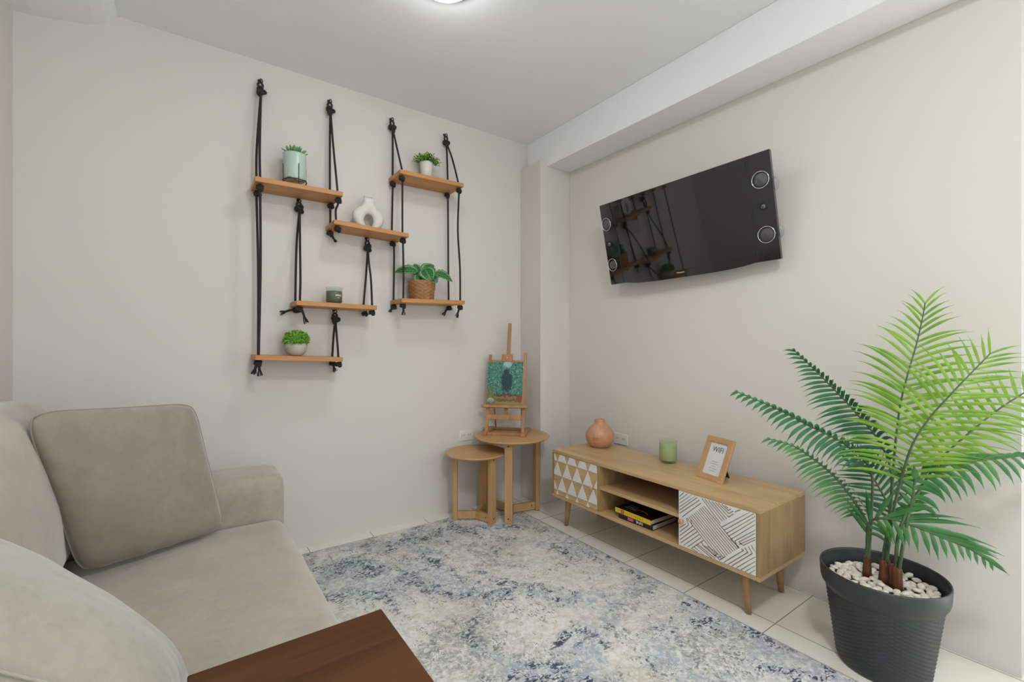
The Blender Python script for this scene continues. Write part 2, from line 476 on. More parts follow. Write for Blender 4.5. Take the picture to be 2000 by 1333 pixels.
def glass_mat(name, c, rough=0.03):
    t = NT(name)
    tr = t.new('ShaderNodeBsdfTransparent'); tr.inputs[0].default_value = (c[0], c[1], c[2], 1)
    gl = t.new('ShaderNodeBsdfGlossy'); gl.inputs['Roughness'].default_value = rough
    lw = t.new('ShaderNodeLayerWeight'); lw.inputs['Blend'].default_value = 0.25
    mx = t.new('ShaderNodeMixShader'); t.lk(t.math('MULTIPLY', t.math('POWER', lw.outputs['Facing'], 2.5), 0.55), mx.inputs[0]); t.lk(tr.outputs[0], mx.inputs[1]); t.lk(gl.outputs[0], mx.inputs[2])
    t.lk(mx.outputs[0], t.n['Material Output'].inputs[0])
    return t.m
M['glass'] = glass_mat('clear_glass', (0.93, 0.96, 0.94))
M['glass_green'] = glass_mat('green_glass', (0.955, 0.985, 0.95))
def emit(name, c, s):
    t = NT(name); t.color(c)
    t.b.inputs['Emission Color'].default_value = (c[0], c[1], c[2], 1); t.b.inputs['Emission Strength'].default_value = s
    return t.m
M['lamp_glass'] = emit('lit_opal_glass', LAMP_COLOR, LAMP_STRENGTH)
M['lamp_glass_added'] = emit('added_lamp_glow', (0.985, 0.99, 0.985), ADDED_LAMP_STRENGTH)  # glow of the added unseen lamp

# ================================================================ THE SETTING
XR, YB, XL, YF, ZC = 2.416, 2.863, -0.615, -2.50, 2.755
ZS = 2.512                                     # underside of the beam
bm = bmesh.new(); box(bm, XL - .12, XR + .25, YF - .12, YB + .12, -0.10, 0.0); struct('floor', bm, M['tiles'])
bm = bmesh.new(); box(bm, XL - .12, XR + .25, YF - .12, YB + .12, ZC, ZC + .10); struct('ceiling', bm, M['ceil'])
bm = bmesh.new(); box(bm, XL - .12, XR + .25, YB, YB + .12, 0, ZC); struct('wall_back', bm, M['wall'])
bm = bmesh.new(); box(bm, XL - .12, XL, YF, YB, 0, ZC); struct('wall_left', bm, M['wall'])
W1a, W1b = -1.35, 0.269
bm = bmesh.new()
box(bm, XR, XR + .12, W1b, YB, 0, ZC); box(bm, XR, XR + .12, YF, W1a, 0, ZC); box(bm, XR, XR + .12, W1a, W1b, ZS, ZC)
struct('wall_right', bm, M['cream'])
bm = bmesh.new()
box(bm, XL, -0.55, YF - .12, YF, 0, ZC); box(bm, 2.05, XR + .12, YF - .12, YF, 0, ZC)
box(bm, -0.55, 2.05, YF - .12, YF, 0, 0.55); box(bm, -0.55, 2.05, YF - .12, YF, 2.35, ZC)
struct('wall_front', bm, M['wall'])
bm = bmesh.new(); box(bm, 2.124, XR, 2.617, YB, 0, 2.548, bev=.004); struct('trim_1', bm, M['wall'], label='boxed wall column in the corner')
bm = bmesh.new(); box(bm, 2.184, XR, YF, YB, ZS, ZC, bev=.004); struct('trim_2', bm, M['ceil'], label='ceiling beam along the television wall')
bm = bmesh.new()
prof = [(XL, 2.638), (-.55, 2.643), (-.48, 2.652), (-.41, 2.666), (-.35, 2.684), (-.305, 2.706), (-.278, 2.73), (-.27, ZC), (XL, ZC)]
a = [bm.verts.new((x, YB, z)) for x, z in prof]; b = [bm.verts.new((x, YF, z)) for x, z in prof]
bm.faces.new(a); bm.faces.new(b[::-1])
for i in range(len(prof)): bm.faces.new((a[i], a[(i + 1) % len(prof)], b[(i + 1) % len(prof)], b[i]))
struct('trim_3', bm, M['ceil'], label='shallow curved plaster drop in the ceiling corner')

def window(name, x0, x1, y0, y1, z0, z1, along):
    """white frame with one mullion, glass as a child"""
    bm = bmesh.new(); w = .05
    if along == 'y':
        box(bm, x0, x1, y0, y0 + w, z0, z1); box(bm, x0, x1, y1 - w, y1, z0, z1)
        box(bm, x0, x1, y0 + w, y1 - w, z0, z0 + w); box(bm, x0, x1, y0 + w, y1 - w, z1 - w, z1)
        ym = (y0 + y1) / 2; box(bm, x0, x1, ym - w / 2, ym + w / 2, z0 + w, z1 - w)
    else:
        box(bm, x0, x0 + w, y0, y1, z0, z1); box(bm, x1 - w, x1, y0, y1, z0, z1)
        box(bm, x0 + w, x1 - w, y0, y1, z0, z0 + w); box(bm, x0 + w, x1 - w, y0, y1, z1 - w, z1)
        xm = (x0 + x1) / 2; box(bm, xm - w / 2, xm + w / 2, y0, y1, z0 + w, z1 - w)
    o = struct(name, bm, M['white_trim'])
    bm = bmesh.new(); e = .003
    xm, ym = (x0 + x1) / 2, (y0 + y1) / 2
    if along == 'y': box(bm, xm - e, xm + e, y0 + w, y1 - w, z0 + w, z1 - w)
    else: box(bm, x0 + w, x1 - w, ym - e, ym + e, z0 + w, z1 - w)
    obj('pane', bm, M['glass'], o)
window('added_window_1', 2.525, 2.58, W1a, W1b, 0.0, ZS, 'y')  # invented out of view to carry the added side light
window('added_window_2', -.55, 2.05, YF - .10, YF - .05, .55, 2.35, 'x')  # unseen opening, invented for the added light from the front

# ================================================================ RUG
bm = bmesh.new(); box(bm, 0.25, 1.920, 0.15, 2.770, 0.0, 0.005)
for f in bm.faces: f.material_index = 0
rug = obj('area_rug', bm, [M['rug']])
tag(rug, 'large low-pile rug mottled in cream, grey and navy blue on the white tiles', 'rug')
bm = bmesh.new()
tube(bm, [(0.25, .15, .0035), (1.92, .15, .0035), (1.92, 2.77, .0035), (.25, 2.77, .0035)], .0032, 6, closed=True)
obj('binding', bm, M['rug_edge'], rug, smooth=True, label='dark stitched edge binding')

# ================================================================ SOFA
sofa = thing('sofa', 'taupe velvet two-seat sofa with square arms along the left side', 'sofa', (-0.13, 1.57, 0))
off = (-0.13, 1.57, 0)
T = Matrix.Translation
def soft(name, cx, cy, cz, sx, sy, sz, rad, puff, rot=None, n=14, wr=.0, seed=0., mat='sofa'):
    bm = bmesh.new(); mm = T(Vector((cx, cy, cz)) - Vector(off))
    if rot is not None: mm = mm @ rot
    rbox(bm, sx, sy, sz, rad, puff, n, mm, wr, seed)
    return obj(name, bm, M[mat], sofa)
soft('base', -.13, 1.57, .18, .88, 1.72, .24, .02, (0, 0, 0), n=8)
soft('seat_cushion', -.015, 1.572, .365, .715, 1.222, .175, .055, (.008, 0, .016), n=22, wr=.003, seed=2)
soft('arm', -.115, 2.325, .335, .93, .265, .585, .050, (.006, .008, .008), n=14, wr=.002, seed=3)
soft('arm', -.135, .815, .311, .92, .265, .585, .055, (.012, .006, .006), n=14, wr=.002, seed=4)
soft('back_frame', -.535, 1.57, .44, .13, 1.30, .76, .04, (0, 0, 0), n=10)
rb = Matrix.Rotation(R(-9), 4, 'Y')
soft('back_cushion', -.420, 1.797, .735, .165, .775, .555, .075, (.028, .006, .012), rb, 18, .006, 5)
soft('back_cushion', -.435, 1.180, .735, .165, .450, .555, .075, (.028, .006, .012), rb, 18, .006, 8)
for x in (-.50, .24):
    for y in (.80, 2.34):
        bm = bmesh.new(); lathe(bm, [(.018, .005), (.024, .062)], 12, Vector((x, y, 0)) - Vector(off)); obj('foot', bm, M['walnut'], sofa)

def throw(name, label, c, Tt, mat, seed, wr=.0045):
    ctr = sum((Vector(p) for p in c), Vector()) / 4
    t = thing(name, label, 'cushion', (ctr.x, ctr.y, min(p[2] for p in c)), group='velvet throw cushions on the sofa')
    bm = bmesh.new(); loop = pillow(bm, *c, Tt, seed=seed, wr=wr)
    obj('cover', bm, mat, t, smooth=True, off=t.location)
    bm = bmesh.new(); tube(bm, loop, .0022, 6, closed=True)
    obj('piping', bm, mat, t, smooth=True, off=t.location)
throw('throw_cushion', 'square brown-grey throw cushion leaning in the far corner of the sofa', [(-.273, 1.930, .477), (.122, 2.107, .468), (.024, 2.225, .957), (-.358, 1.740, 1.015)], .075, M['throw'], 1.0)
throw('throw_cushion', 'large pale taupe throw cushion in the near corner of the sofa', [(.005, 1.16, .470), (-.03, .84, .66), (-.38, .78, .97), (-.355, 1.19, .90)], .075, M['pale'], 5.0, .003)

bm = bmesh.new(); box(bm, .0, .337, .60, .952, .612, .633, bev=.003)
o = obj('wooden_board', bm, M['walnut']); tag(o, 'dark brown wooden board with square corners lying over the near sofa arm', 'tray table')

# ================================================================ WALL SHELVES AND ROPES
YBK, YFR, YFT = 2.83, 2.70, 2.66               # rope holes at the back and the front, front edge
def plank(x0, x1, zl, zr, label):
    c = Vector(((x0 + x1) / 2, 2.757, (zl + zr) / 2))
    bm = bmesh.new(); L = x1 - x0
    box(bm, -L / 2, L / 2, -.097, .097, -.025, 0, bev=.0015)
    rot = Matrix.Rotation(-math.atan2(zr - zl, L), 4, 'Y')
    bmesh.ops.transform(bm, matrix=rot, verts=bm.verts)
    o = obj('hanging_shelf', bm, M['pine']); o.location = c
    tag(o, label, 'shelf', 'pine planks hung on ropes')
    return o
plank(.283, .720, 2.050, 2.052, 'pine shelf plank holding the mint green succulent pot, upper left')
plank(.672, 1.115, 1.889, 1.871, 'pine shelf plank holding the white ring vase')
plank(1.058, 1.500, 2.256, 2.258, 'pine shelf plank highest on the right, holding the small white pot')
plank(.478, .915, 1.424, 1.416, 'pine shelf plank holding the grey-green candle jar')
plank(.284, .720, 1.133, 1.113, 'pine shelf plank lowest of all, holding the round boxwood ball')
plank(1.068, 1.510, 1.468, 1.477, 'pine shelf plank under the wicker basket plant, lower right')

def knot(bm, p, s=1.0, seed=0, r=.0072):
    rnd = random.Random(seed); p = Vector(p)
    pts = []
    n = 40
    for i in range(n + 1):
        t = 2 * PI * i / n
        # trefoil squeezed around the rope
        x = (math.sin(t) + 2 * math.sin(2 * t)) * .0068
        y = (math.cos(t) - 2 * math.cos(2 * t)) * .0058
        z = -math.sin(3 * t) * .0115
        pts.append(p + Vector((x * s, z * s * .55, y * s * 1.25)))
    q = Matrix.Rotation(rnd.uniform(-.8, .8), 3, 'Y')
    pts = [p + q @ (a - p) for a in pts[:-1]]
    tube(bm, pts, r * s ** .5, 7, closed=True)

def stopper(bm, p, seed=0):
    """overhand knot pulled tight beneath a plank"""
    rnd = random.Random(seed); p = Vector(p)
    pts = []
    for i in range(36):
        t = i / 35 * 2 * PI * 2.2
        pts.append(p + Vector((math.cos(t) * .0125, math.sin(t) * .0125, -.009 - i / 35 * .020)))
    q = Matrix.Rotation(rnd.uniform(-.35, .35), 3, 'X') @ Matrix.Rotation(rnd.uniform(-.35, .35), 3, 'Y')
    pts = [p + q @ (a - p) for a in pts]
    tube(bm, pts, .0078, 7)
    bmesh.ops.create_uvsphere(bm, u_segments=10, v_segments=8, radius=.0135, matrix=T(p + Vector((0, 0, -.017))))

def tail(bm, p, d, L, seed=0):
    """loose end of the rope, frayed"""
    rnd = random.Random(seed); p = Vector(p); d = Vector(d).normalized()
    q = p + d * L * .55
    tube(bm, spline([p, p + d * L * .3 + Vector((0, -.002, .002)), q], 4), .0066, 7)
    for i in range(9):
        o = Vector((rnd.uniform(-1, 1), rnd.uniform(-1, 1), rnd.uniform(-1, 1)))
        e = q + d * L * rnd.uniform(.35, .5) + (o - d * o.dot(d)) * .011
        tube(bm, spline([q + (o - d * o.dot(d)) * .003, q + d * L * .25 + (o - d * o.dot(d)) * .009, e], 3), .0022, 5)

def hanger(label, hx, hz, strands, knots, tails, kz=.068):
    """strands: list of polylines [(x,y,z)..] starting at the top knot; knots: stoppers; tails: (point, direction, length)"""
    t = thing('rope_hanger', label, 'rope', (hx, YB, hz), group='black ropes carrying the shelves')
    o_ = t.location
    bm = bmesh.new()
    tube(bm, [(hx, YB, hz), (hx, YB - .012, hz), (hx, YB - .026, hz - .002)], .0032, 8)
    pts = [Vector((hx + .011 * math.sin(a), YB - .028, hz - .010 + .011 * math.cos(a))) for a in [i * .42 for i in range(13)]]
    tube(bm, pts, .0030, 7)
    lathe(bm, [(.009, 0), (.009, .003)], 14, (0, 0, 0)); 
    vs = bm.verts[-28:] if False else [v for v in bm.verts if v.co.length < .02]
    bmesh.ops.transform(bm, matrix=T((hx, YB - .0005, hz)) @ Matrix.Rotation(PI / 2, 4, 'X'), verts=vs)
    obj('hook', bm, M['hook'], t, smooth=True, off=o_, label='black steel screw hook')
    kp = Vector((hx + .003, YB - .030, hz - kz))
    bm = bmesh.new()
    for s in (-1, 1):
        tube(bm, spline([(hx, YB - .028, hz - .016), (hx + s * .011, YB - .028, hz - .030), (hx + s * .009, YB - .030, hz - .048), kp], 6), .0058, 8)
    for st in strands:
        tube(bm, spline([kp] + [Vector(p) for p in st], 8), .0062, 8)
    obj('rope', bm, M['rope'], t, smooth=True, off=o_)
    bm = bmesh.new(); knot(bm, kp, 1.08, seed=int(hx * 1000)); bmesh.ops.create_uvsphere(bm, u_segments=12, v_segments=8, radius=.013, matrix=T(kp))
    obj('knot', bm, M['rope'], t, smooth=True, off=o_)
    for i, p in enumerate(knots):
        bm = bmesh.new(); stopper(bm, p, seed=int(hx * 100) + i); obj('knot', bm, M['rope'], t, smooth=True, off=o_)
    for i, (p, d, L) in enumerate(tails):
        bm = bmesh.new(); tail(bm, p, d, L, seed=int(hx * 77) + i); obj('frayed_end', bm, M['rope'], t, smooth=True, off=o_)

B_, F_ = YBK, YFR
hanger('longest black rope, far left, reaching from top hook to lowest shelf', .327, 2.643,
       [[(.309, B_, 2.25), (.308, B_, 2.04), (.308, B_, 1.99), (.316, B_, 1.6), (.316, B_, 1.12)],
        [(.322, 2.79, 2.45), (.312, 2.735, 2.2), (.310, F_, 2.05), (.310, F_, 2.0), (.312, F_, 1.6), (.303, F_, 1.11)]],
       [(.308, B_, 2.025), (.310, F_, 2.025), (.316, B_, 1.107), (.303, F_, 1.107)],
       [((.310, B_, 1.09), (-.25, 0, -1), .06), ((.305, F_, 1.09), (.05, -.1, -1), .065), ((.300, F_, 1.09), (-.4, 0, -1), .062)])
hanger('black rope tied above the right end of the succulent shelf', .691, 2.643,
       [[(.690, B_, 2.4), (.690, B_, 2.07), (.692, B_, 1.99), (.692, B_, 1.86)],
        [(.694, 2.775, 2.36), (.700, F_, 2.06), (.702, F_, 1.99), (.690, F_, 1.95), (.694, F_, 1.86)]],
       [(.690, B_, 2.026), (.702, F_, 2.027), (.692, B_, 1.862), (.700, F_, 1.862)],
       [((.697, B_, 1.84), (.55, -.1, -1), .05)])
hanger('black rope reaching down the left end of the wicker basket shelf', 1.073, 2.643,
       [[(1.076, B_, 2.42), (1.076, B_, 2.24), (1.076, B_, 2.2), (1.070, B_, 1.88), (1.074, B_, 1.83), (1.085, B_, 1.78), (1.082, B_, 1.46)],
        [(1.080, 2.765, 2.42), (1.087, F_, 2.26), (1.088, F_, 2.2), (1.089, F_, 1.86), (1.092, F_, 1.82), (1.096, F_, 1.6), (1.094, F_, 1.46)]],
       [(1.076, B_, 2.231), (1.087, F_, 2.231), (1.074, B_, 1.847), (1.092, F_, 1.847), (1.080, B_, 1.443), (1.093, F_, 1.443)],
       [((1.078, B_, 1.43), (-.5, 0, -1), .045), ((1.093, F_, 1.425), (.03, -.1, -1), .058)])
hanger('rightmost black rope, tied above the small white pot shelf', 1.459, 2.643,
       [[(1.466, B_, 2.45), (1.472, B_, 2.25), (1.472, B_, 2.2), (1.474, B_, 1.8), (1.477, B_, 1.46)],
        [(1.470, 2.765, 2.45), (1.483, F_, 2.26), (1.486, F_, 2.2), (1.478, F_, 1.95), (1.494, F_, 1.7), (1.496, F_, 1.46)]],
       [(1.472, B_, 2.233), (1.485, F_, 2.233), (1.477, B_, 1.452), (1.496, F_, 1.452)],
       [((1.474, B_, 1.44), (-.65, 0, -.9), .068), ((1.490, F_, 1.435), (-.35, -.1, -1), .075)])
hanger('short black rope on the left end of the candle shelf', .522, 2.020,
       [[(.508, 2.83, 1.75), (.502, B_, 1.45), (.502, B_, 1.41)], [(.519, 2.79, 1.75), (.508, 2.72, 1.55), (.502, F_, 1.44), (.502, F_, 1.41)]],
       [(.502, B_, 1.399), (.502, F_, 1.399)],
       [((.495, B_, 1.385), (-1, .0, -.30), .075), ((.507, F_, 1.385), (.35, -.1, -1), .085)], .058)
hanger('short black rope on the right end of the candle shelf', .914, 1.850,
       [[(.905, 2.83, 1.62), (.891, B_, 1.45), (.891, B_, 1.41)], [(.908, 2.79, 1.70), (.905, 2.74, 1.58), (.898, F_, 1.44), (.898, F_, 1.41)]],
       [(.891, B_, 1.393), (.898, F_, 1.393)], [], .064)
hanger('shortest black rope, hung below the candle shelf', .720, 1.392,
       [[(.712, 2.83, 1.25), (.704, B_, 1.12), (.704, B_, 1.10)], [(.716, 2.79, 1.27), (.708, 2.73, 1.18), (.704, F_, 1.12), (.704, F_, 1.10)]],
       [(.704, B_, 1.090), (.704, F_, 1.090)],
       [((.700, B_, 1.080), (.40, 0, -1), .062)], .058)

# ================================================================ THINGS ON THE SHELVES
def leaf(bm, p, d, up, L, W, fold=.25, curl=0.0, seg=5, mat=0, shape=.62):
    """pointed blade from p along d, its face towards up; curl bends it down"""
    p = Vector(p); d = Vector(d).normalized(); up = Vector(up)
    s = d.cross(up)
    if s.length < 1e-6: s = d.cross(Vector((1, 0, 0)))
    s.normalize(); n = s.cross(d).normalized()
    rows = []
    for i in range(seg + 1):
        t = i / seg
        c = p + d * L * t - n * curl * L * t * t
        w = W * (math.sin(PI * min(1, t ** shape * .93 + .07)) if i < seg else .02)
        rows.append([bm.verts.new(c - s * w + n * w * fold), bm.verts.new(c), bm.verts.new(c + s * w + n * w * fold)])
    for a, b in zip(rows, rows[1:]):
        for k in (0, 1):
            f = bm.faces.new((a[k], a[k + 1], b[k + 1], b[k])); f.material_index = mat; f.smooth = True

# mint pot with a succulent in a wire stand
t = thing('succulent_pot', 'mint green cylinder pot of succulent in a black wire stand', 'plant', (.487, 2.762, 2.0515), group='small plants on the rope shelves')
bm = bmesh.new(); lathe(bm, [(.050, .042), (.056, .047), (.058, .055), (.0585, .186), (.0575, .189), (.054, .187), (.054, .165)], 40, cap1=False)
obj('pot', bm, M['mint'], t)
bm = bmesh.new(); lathe(bm, [(.0535, .168), (.02, .172)], 20); obj('soil', bm, M['soil'], t)
bm = bmesh.new(); rnd = random.Random(3)
for ring, (nn, el, L) in enumerate(((10, 22, .070), (9, 44, .064), (6, 68, .056))):
    for k in range(nn):
        a = 2 * PI * (k + .5 * ring) / nn + rnd.uniform(-.15, .15); e = R(el + rnd.uniform(-6, 6))
        d = Vector((math.cos(a) * math.cos(e), math.sin(a) * math.cos(e), math.sin(e)))
        leaf(bm, d * .006 + Vector((0, 0, .172)), d, (0, 0, 1), L, .0125, .5, -.12, 5)
o = obj('succulent', bm, M['succulent'], t, recalc=False)
md = o.modifiers.new('s', 'SOLIDIFY'); md.thickness = .004
bm = bmesh.new()
for z in (.040,): tube(bm, [(.061 * math.cos(a), .061 * math.sin(a), z) for a in [2 * PI * k / 32 for k in range(32)]], .0018, 6, closed=True)
for k in range(4):
    a = PI / 4 + k * PI / 2 - .62; x, y = .0615 * math.cos(a), .0615 * math.sin(a)
    tube(bm, [(x * .98, y * .98, .0018), (x, y, .125)], .0018, 6)
    b2 = a + PI / 2
    tube(bm, spline([(x, y, .022), (.0615 * math.cos(a + PI / 4), .0615 * math.sin(a + PI / 4), .045), (.0615 * math.cos(b2), .0615 * math.sin(b2), .022)], 6), .0016, 6)
obj('wire_stand', bm, M['matte_black'], t, label='black wire stand')

# ring vase
t = thing('ring_vase', 'matte white vase shaped as a ring with a short neck', 'vase', (.905, 2.785, 1.8795))
NN = 96; outer = []; inner = []
for i in range(NN):
    a = 2 * PI * i / NN - PI / 2
    ca, sa = math.cos(a), math.sin(a)
    x, z = .097 * ca, .090 + .090 * sa
    if sa > 0:                                   # shoulders rise into the neck
        k = max(0.0, 1 - abs(ca) / .42)
        x = .097 * ca * (1 - .0 * k)
        z = .090 + .062 * sa * (1 + .15 * (1 - abs(ca)))
        if abs(ca) < .46:
            u = abs(ca) / .46
            x = math.copysign(.026 + .018 * u ** 4, ca) if u > .55 else math.copysign(.026 * u / .55, ca)
            z = .211 if u <= .55 else .211 - .055 * ((u - .55) / .45) ** .8
    outer.append((x, z)); inner.append((.028 * ca, .062 + .040 * sa))
bm = bmesh.new(); KK = 12; rings = []
for (xo, zo), (xi, zi) in zip(outer, inner):
    ring = []
    for k in range(KK):
        b = 2 * PI * k / KK
        m = .5 + .5 * math.cos(b); m = m
        x = xi + (xo - xi) * m; z = zi + (zo - zi) * m
        ring.append(bm.verts.new((x, .024 * math.sin(b) * (1 if abs(math.sin(b)) < .99 else 1.02), z)))
    rings.append(ring)
for i in range(NN):
    a, b = rings[i], rings[(i + 1) % NN]
    for k in range(KK):
        f = bm.faces.new((a[k], a[(k + 1) % KK], b[(k + 1) % KK], b[k])); f.smooth = True
obj('body', bm, M['bisque'], t)
bm = bmesh.new(); lathe(bm, [(.021, .2035), (.0275, .2045), (.0280, .2125), (.021, .2125), (.020, .207)], 28, sy=.72, cap0=True, cap1=True)
obj('mouth', bm, M['bisque'], t, label='narrow round opening')

# small white pot with yellow-tipped greenery
t = thing('bushy_plant', 'tiny white pot of bushy yellow-tipped greenery', 'plant', (1.284, 2.775, 2.2575), group='small plants on the rope shelves')
bm = bmesh.new(); lathe(bm, [(.030, 0), (.034, .004), (.042, .118), (.043, .124), (.039, .124), (.038, .105)], 36, cap1=True); obj('pot', bm, M['ceramic'], t)
bm = bmesh.new(); rnd = random.Random(11)
for k in range(60):
    a = rnd.uniform(0, 2 * PI); e = rnd.uniform(.0, 1.5)
    d = Vector((math.cos(a) * math.cos(e), math.sin(a) * math.cos(e), math.sin(e) * .85)); L = rnd.uniform(.055, .080)
    p0 = Vector((d.x * .02, d.y * .02, .118)); tip = p0 + d * L
    tube(bm, [p0, p0 + d * L * .5 + Vector((0, 0, .004)), tip], .0010, 4)
    for j in range(9):
        q = p0 + d * L * (.35 + .65 * j / 8)
        b = rnd.uniform(0, 2 * PI); dd = (d * .5 + Vector((math.cos(b), math.sin(b), rnd.uniform(-.3, .9)))).normalized()
        leaf(bm, q, dd, (0, 0, 1), rnd.uniform(.015, .023), .0055, .3, .1, 3, mat=1 if j > 6 and rnd.random() < .75 else 0)
obj('foliage', bm, [M['bushy'], M['bushy_tip']], t, recalc=False)

# candle in a clear jar
t = thing('candle_jar', 'glass jar of grey-green wax with a pale printed mark, on the lower middle shelf', 'candle', (.697, 2.762, 1.4206), group='scented candles')
bm = bmesh.new(); lathe(bm, [(.040, .001), (.0455, .004), (.0462, .010), (.0462, .098), (.0440, .0985), (.0438, .012), (.038, .008)], 40); obj('glass_jar', bm, M['glass'], t)
bm = bmesh.new(); lathe(bm, [(.037, .0085), (.0434, .0125), (.0434, .073), (.040, .075)], 40); obj('wax', bm, M['wax_grey'], t)
bm = bmesh.new()
cdir = Vector((-.697, -2.762, 0)).normalized(); ang0 = math.atan2(cdir.y, cdir.x)
def on_cyl(bm, r, a0, a1, z0, z1, seg=8):
    for i in range(seg):
        p = [(a0 + (a1 - a0) * i / seg), (a0 + (a1 - a0) * (i + 1) / seg)]
        v = [bm.verts.new((r * math.cos(a), r * math.sin(a), z)) for a, z in ((p[0], z0), (p[1], z0), (p[1], z1), (p[0], z1))]
        bm.faces.new(v)
on_cyl(bm, .0466, ang0 + .15, ang0 + .95, .045, .050); on_cyl(bm, .0466, ang0 + .20, ang0 + .90, .053, .055); on_cyl(bm, .0466, ang0 + .4, ang0 + .7, .033, .036)
obj('print', bm, M['pale_print'], t)
bm = bmesh.new(); tube(bm, [(0, 0, .074), (.001, 0, .084)], .0012, 5); obj('wick', bm, M['ink'], t)

# boxwood ball in a bowl
t = thing('boxwood_ball', 'round clipped boxwood ball in a grey bowl planter', 'plant', (.495, 2.762, 1.1245), group='small plants on the rope shelves')
bm = bmesh.new(); lathe(bm, [(.026, 0), (.032, .002), (.046, .018), (.054, .040), (.0555, .056), (.053, .070), (.050, .070), (.048, .06)], 40); obj('bowl', bm, M['concrete'], t)
bm = bmesh.new(); rnd = random.Random(21)
bmesh.ops.create_icosphere(bm, subdivisions=3, radius=.058, matrix=T((0, 0, .085)) @ Matrix.Diagonal((1, 1, .78, 1)))
for k in range(620):
    z = rnd.uniform(-.35, 1); a = rnd.uniform(0, 2 * PI); q = math.sqrt(max(0, 1 - z * z))
    d = Vector((q * math.cos(a), q * math.sin(a), z))
    p = Vector((d.x * .058, d.y * .058, .085 + d.z * .046))
    dd = (d + Vector((rnd.uniform(-.8, .8), rnd.uniform(-.8, .8), rnd.uniform(-.4, .8)))).normalized()
    leaf(bm, p, dd, d, rnd.uniform(.012, .022), .0038, .3, .1, 2, mat=1 if rnd.random() < .22 else 0)
obj('foliage', bm, [M['ball_leaf'], M['bushy_tip']], t, recalc=False)

# calathea in a wicker basket
def calathea_mat():
    t = NT('calathea_leaf')
    uv = t.new('ShaderNodeUVMap'); sp = t.new('ShaderNodeSeparateXYZ'); t.lk(uv.outputs[0], sp.inputs[0])
    u = t.math('ABSOLUTE', sp.outputs[0]); v = sp.outputs[1]
    ring = t.math('ABSOLUTE', t.math('SUBTRACT', u, 0.74))
    ring = t.ramp(ring, [(0.045, 1.0), (0.10, 0.0)])
    mid = t.ramp(u, [(0.02, 1.0), (0.07, 0.0)])
    st = t.math('SINE', t.math('ADD', t.math('MULTIPLY', v, 46.0), t.math('MULTIPLY', u, -9.0)))
    c = t.mix(t.ramp(st, [(0.2, 0.0), (0.9, 1.0)]), (0.020, 0.115, 0.030), (0.050, 0.225, 0.065))
    c = t.mix(t.ramp(u, [(0.78, 0.0), (0.90, 1.0)]), c, (0.050, 0.24, 0.040))
    c = t.mix(t.math('MULTIPLY', ring, 0.62), c, (0.42, 0.60, 0.34))
    c = t.mix(t.math('MULTIPLY', mid, 0.5), c, (0.30, 0.50, 0.25))
    t.color(c); t.set(0.35, spec=0.4)
    return t.m
M['calathea'] = calathea_mat()
def broad_leaf(bm, base, tipdir, up, L, W, droop=.3, seg=14, nx=8):
    base = Vector(base); d = Vector(tipdir).normalized(); up = Vector(up)
    s = d.cross(up).normalized(); n = s.cross(d).normalized()
    uvl = bm.loops.layers.uv.verify(); rows = []
    for i in range(seg + 1):
        t = i / seg
        c = base + d * L * t - n * droop * L * t * t + n * .10 * L * math.sin(PI * t)
        w = W * max(.03, math.sin(PI * t ** .8) ** .62)
        row = []
        for k in range(nx + 1):
            q = 2 * k / nx - 1
            rip = .004 * math.sin(t * 30 + abs(q) * -5) * abs(q) * (1 - abs(t - .5))
            row.append((bm.verts.new(c + s * w * q - n * (w * .16 * (1 - abs(q)) - w * .05 * q * q) + n * rip), (q, t)))
        rows.append(row)
    for a, b in zip(rows, rows[1:]):
        for k in range(nx):
            qv = (a[k], a[k + 1], b[k + 1], b[k])
            f = bm.faces.new([x[0] for x in qv]); f.smooth = True
            for lp, x in zip(f.loops, qv): lp[uvl].uv = x[1]
t = thing('calathea_plant', 'striped broad-leaved plant in a small wicker basket', 'plant', (1.246, 2.762, 1.4717), group='small plants on the rope shelves')
bm = bmesh.new()
prof = [(.074, 0)] + [(.0755 + .012 * (i / 21), .004 + .1185 * i / 21) for i in range(22)] + [(.083, .124), (.080, .110)]
def weave(r, a, z, i):
    if i == 0 or i > 22: return r
    row = (i - 1) // 2
    return r + .0036 * math.sin(12 * a + PI * row) + (.0022 if i % 2 else -.0022)
lathe(bm, prof, 112, fn=weave); obj('basket', bm, M['wicker'], t)
cam2 = Vector((-.42, -.90, .25)).normalized()
rt = Vector((.91, -.42, 0)).normalized(); upv = Vector((0, 0, 1))
def cleaf(bx, bz, by, dx, dz, dy, L, W, droop, up):
    bm = bmesh.new()
    b = rt * bx + upv * bz + Vector((0, by, 0)); d = rt * dx + upv * dz + Vector((0, dy, 0))
    broad_leaf(bm, b, d, up, L, W, droop)
    lf = obj('leaf', bm, M['calathea'], t, smooth=True, recalc=False)
    bs = bmesh.new(); tube(bs, spline([(0, 0, .11), (b * .5 + Vector((0, 0, .075))), b + d.normalized() * L * .06], 5), .0022, 6)
    obj('stalk', bs, M['stem'], lf, smooth=True)
cleaf(-.035, .185, -.02, -1, .10, -.15, .140, .043, .25, cam2 + Vector((0, 0, .55)))
cleaf(.070, .175, -.02, 1, -.10, -.15, .120, .040, .45, cam2 + Vector((0, 0, .55)))
cleaf(.008, .205, -.025, .10, -.8, -.75, .110, .056, .10, cam2)
cleaf(.020, .185, .01, .35, .55, -.2, .070, .045, .9, cam2)
cleaf(-.030, .165, -.03, -.25, -.75, -.55, .072, .034, .2, cam2)
cleaf(.045, .160, -.03, .35, -.7, -.55, .066, .036, .2, cam2)
cleaf(-.015, .170, .015, -.3, .6, -.3, .062, .036, .9, cam2)

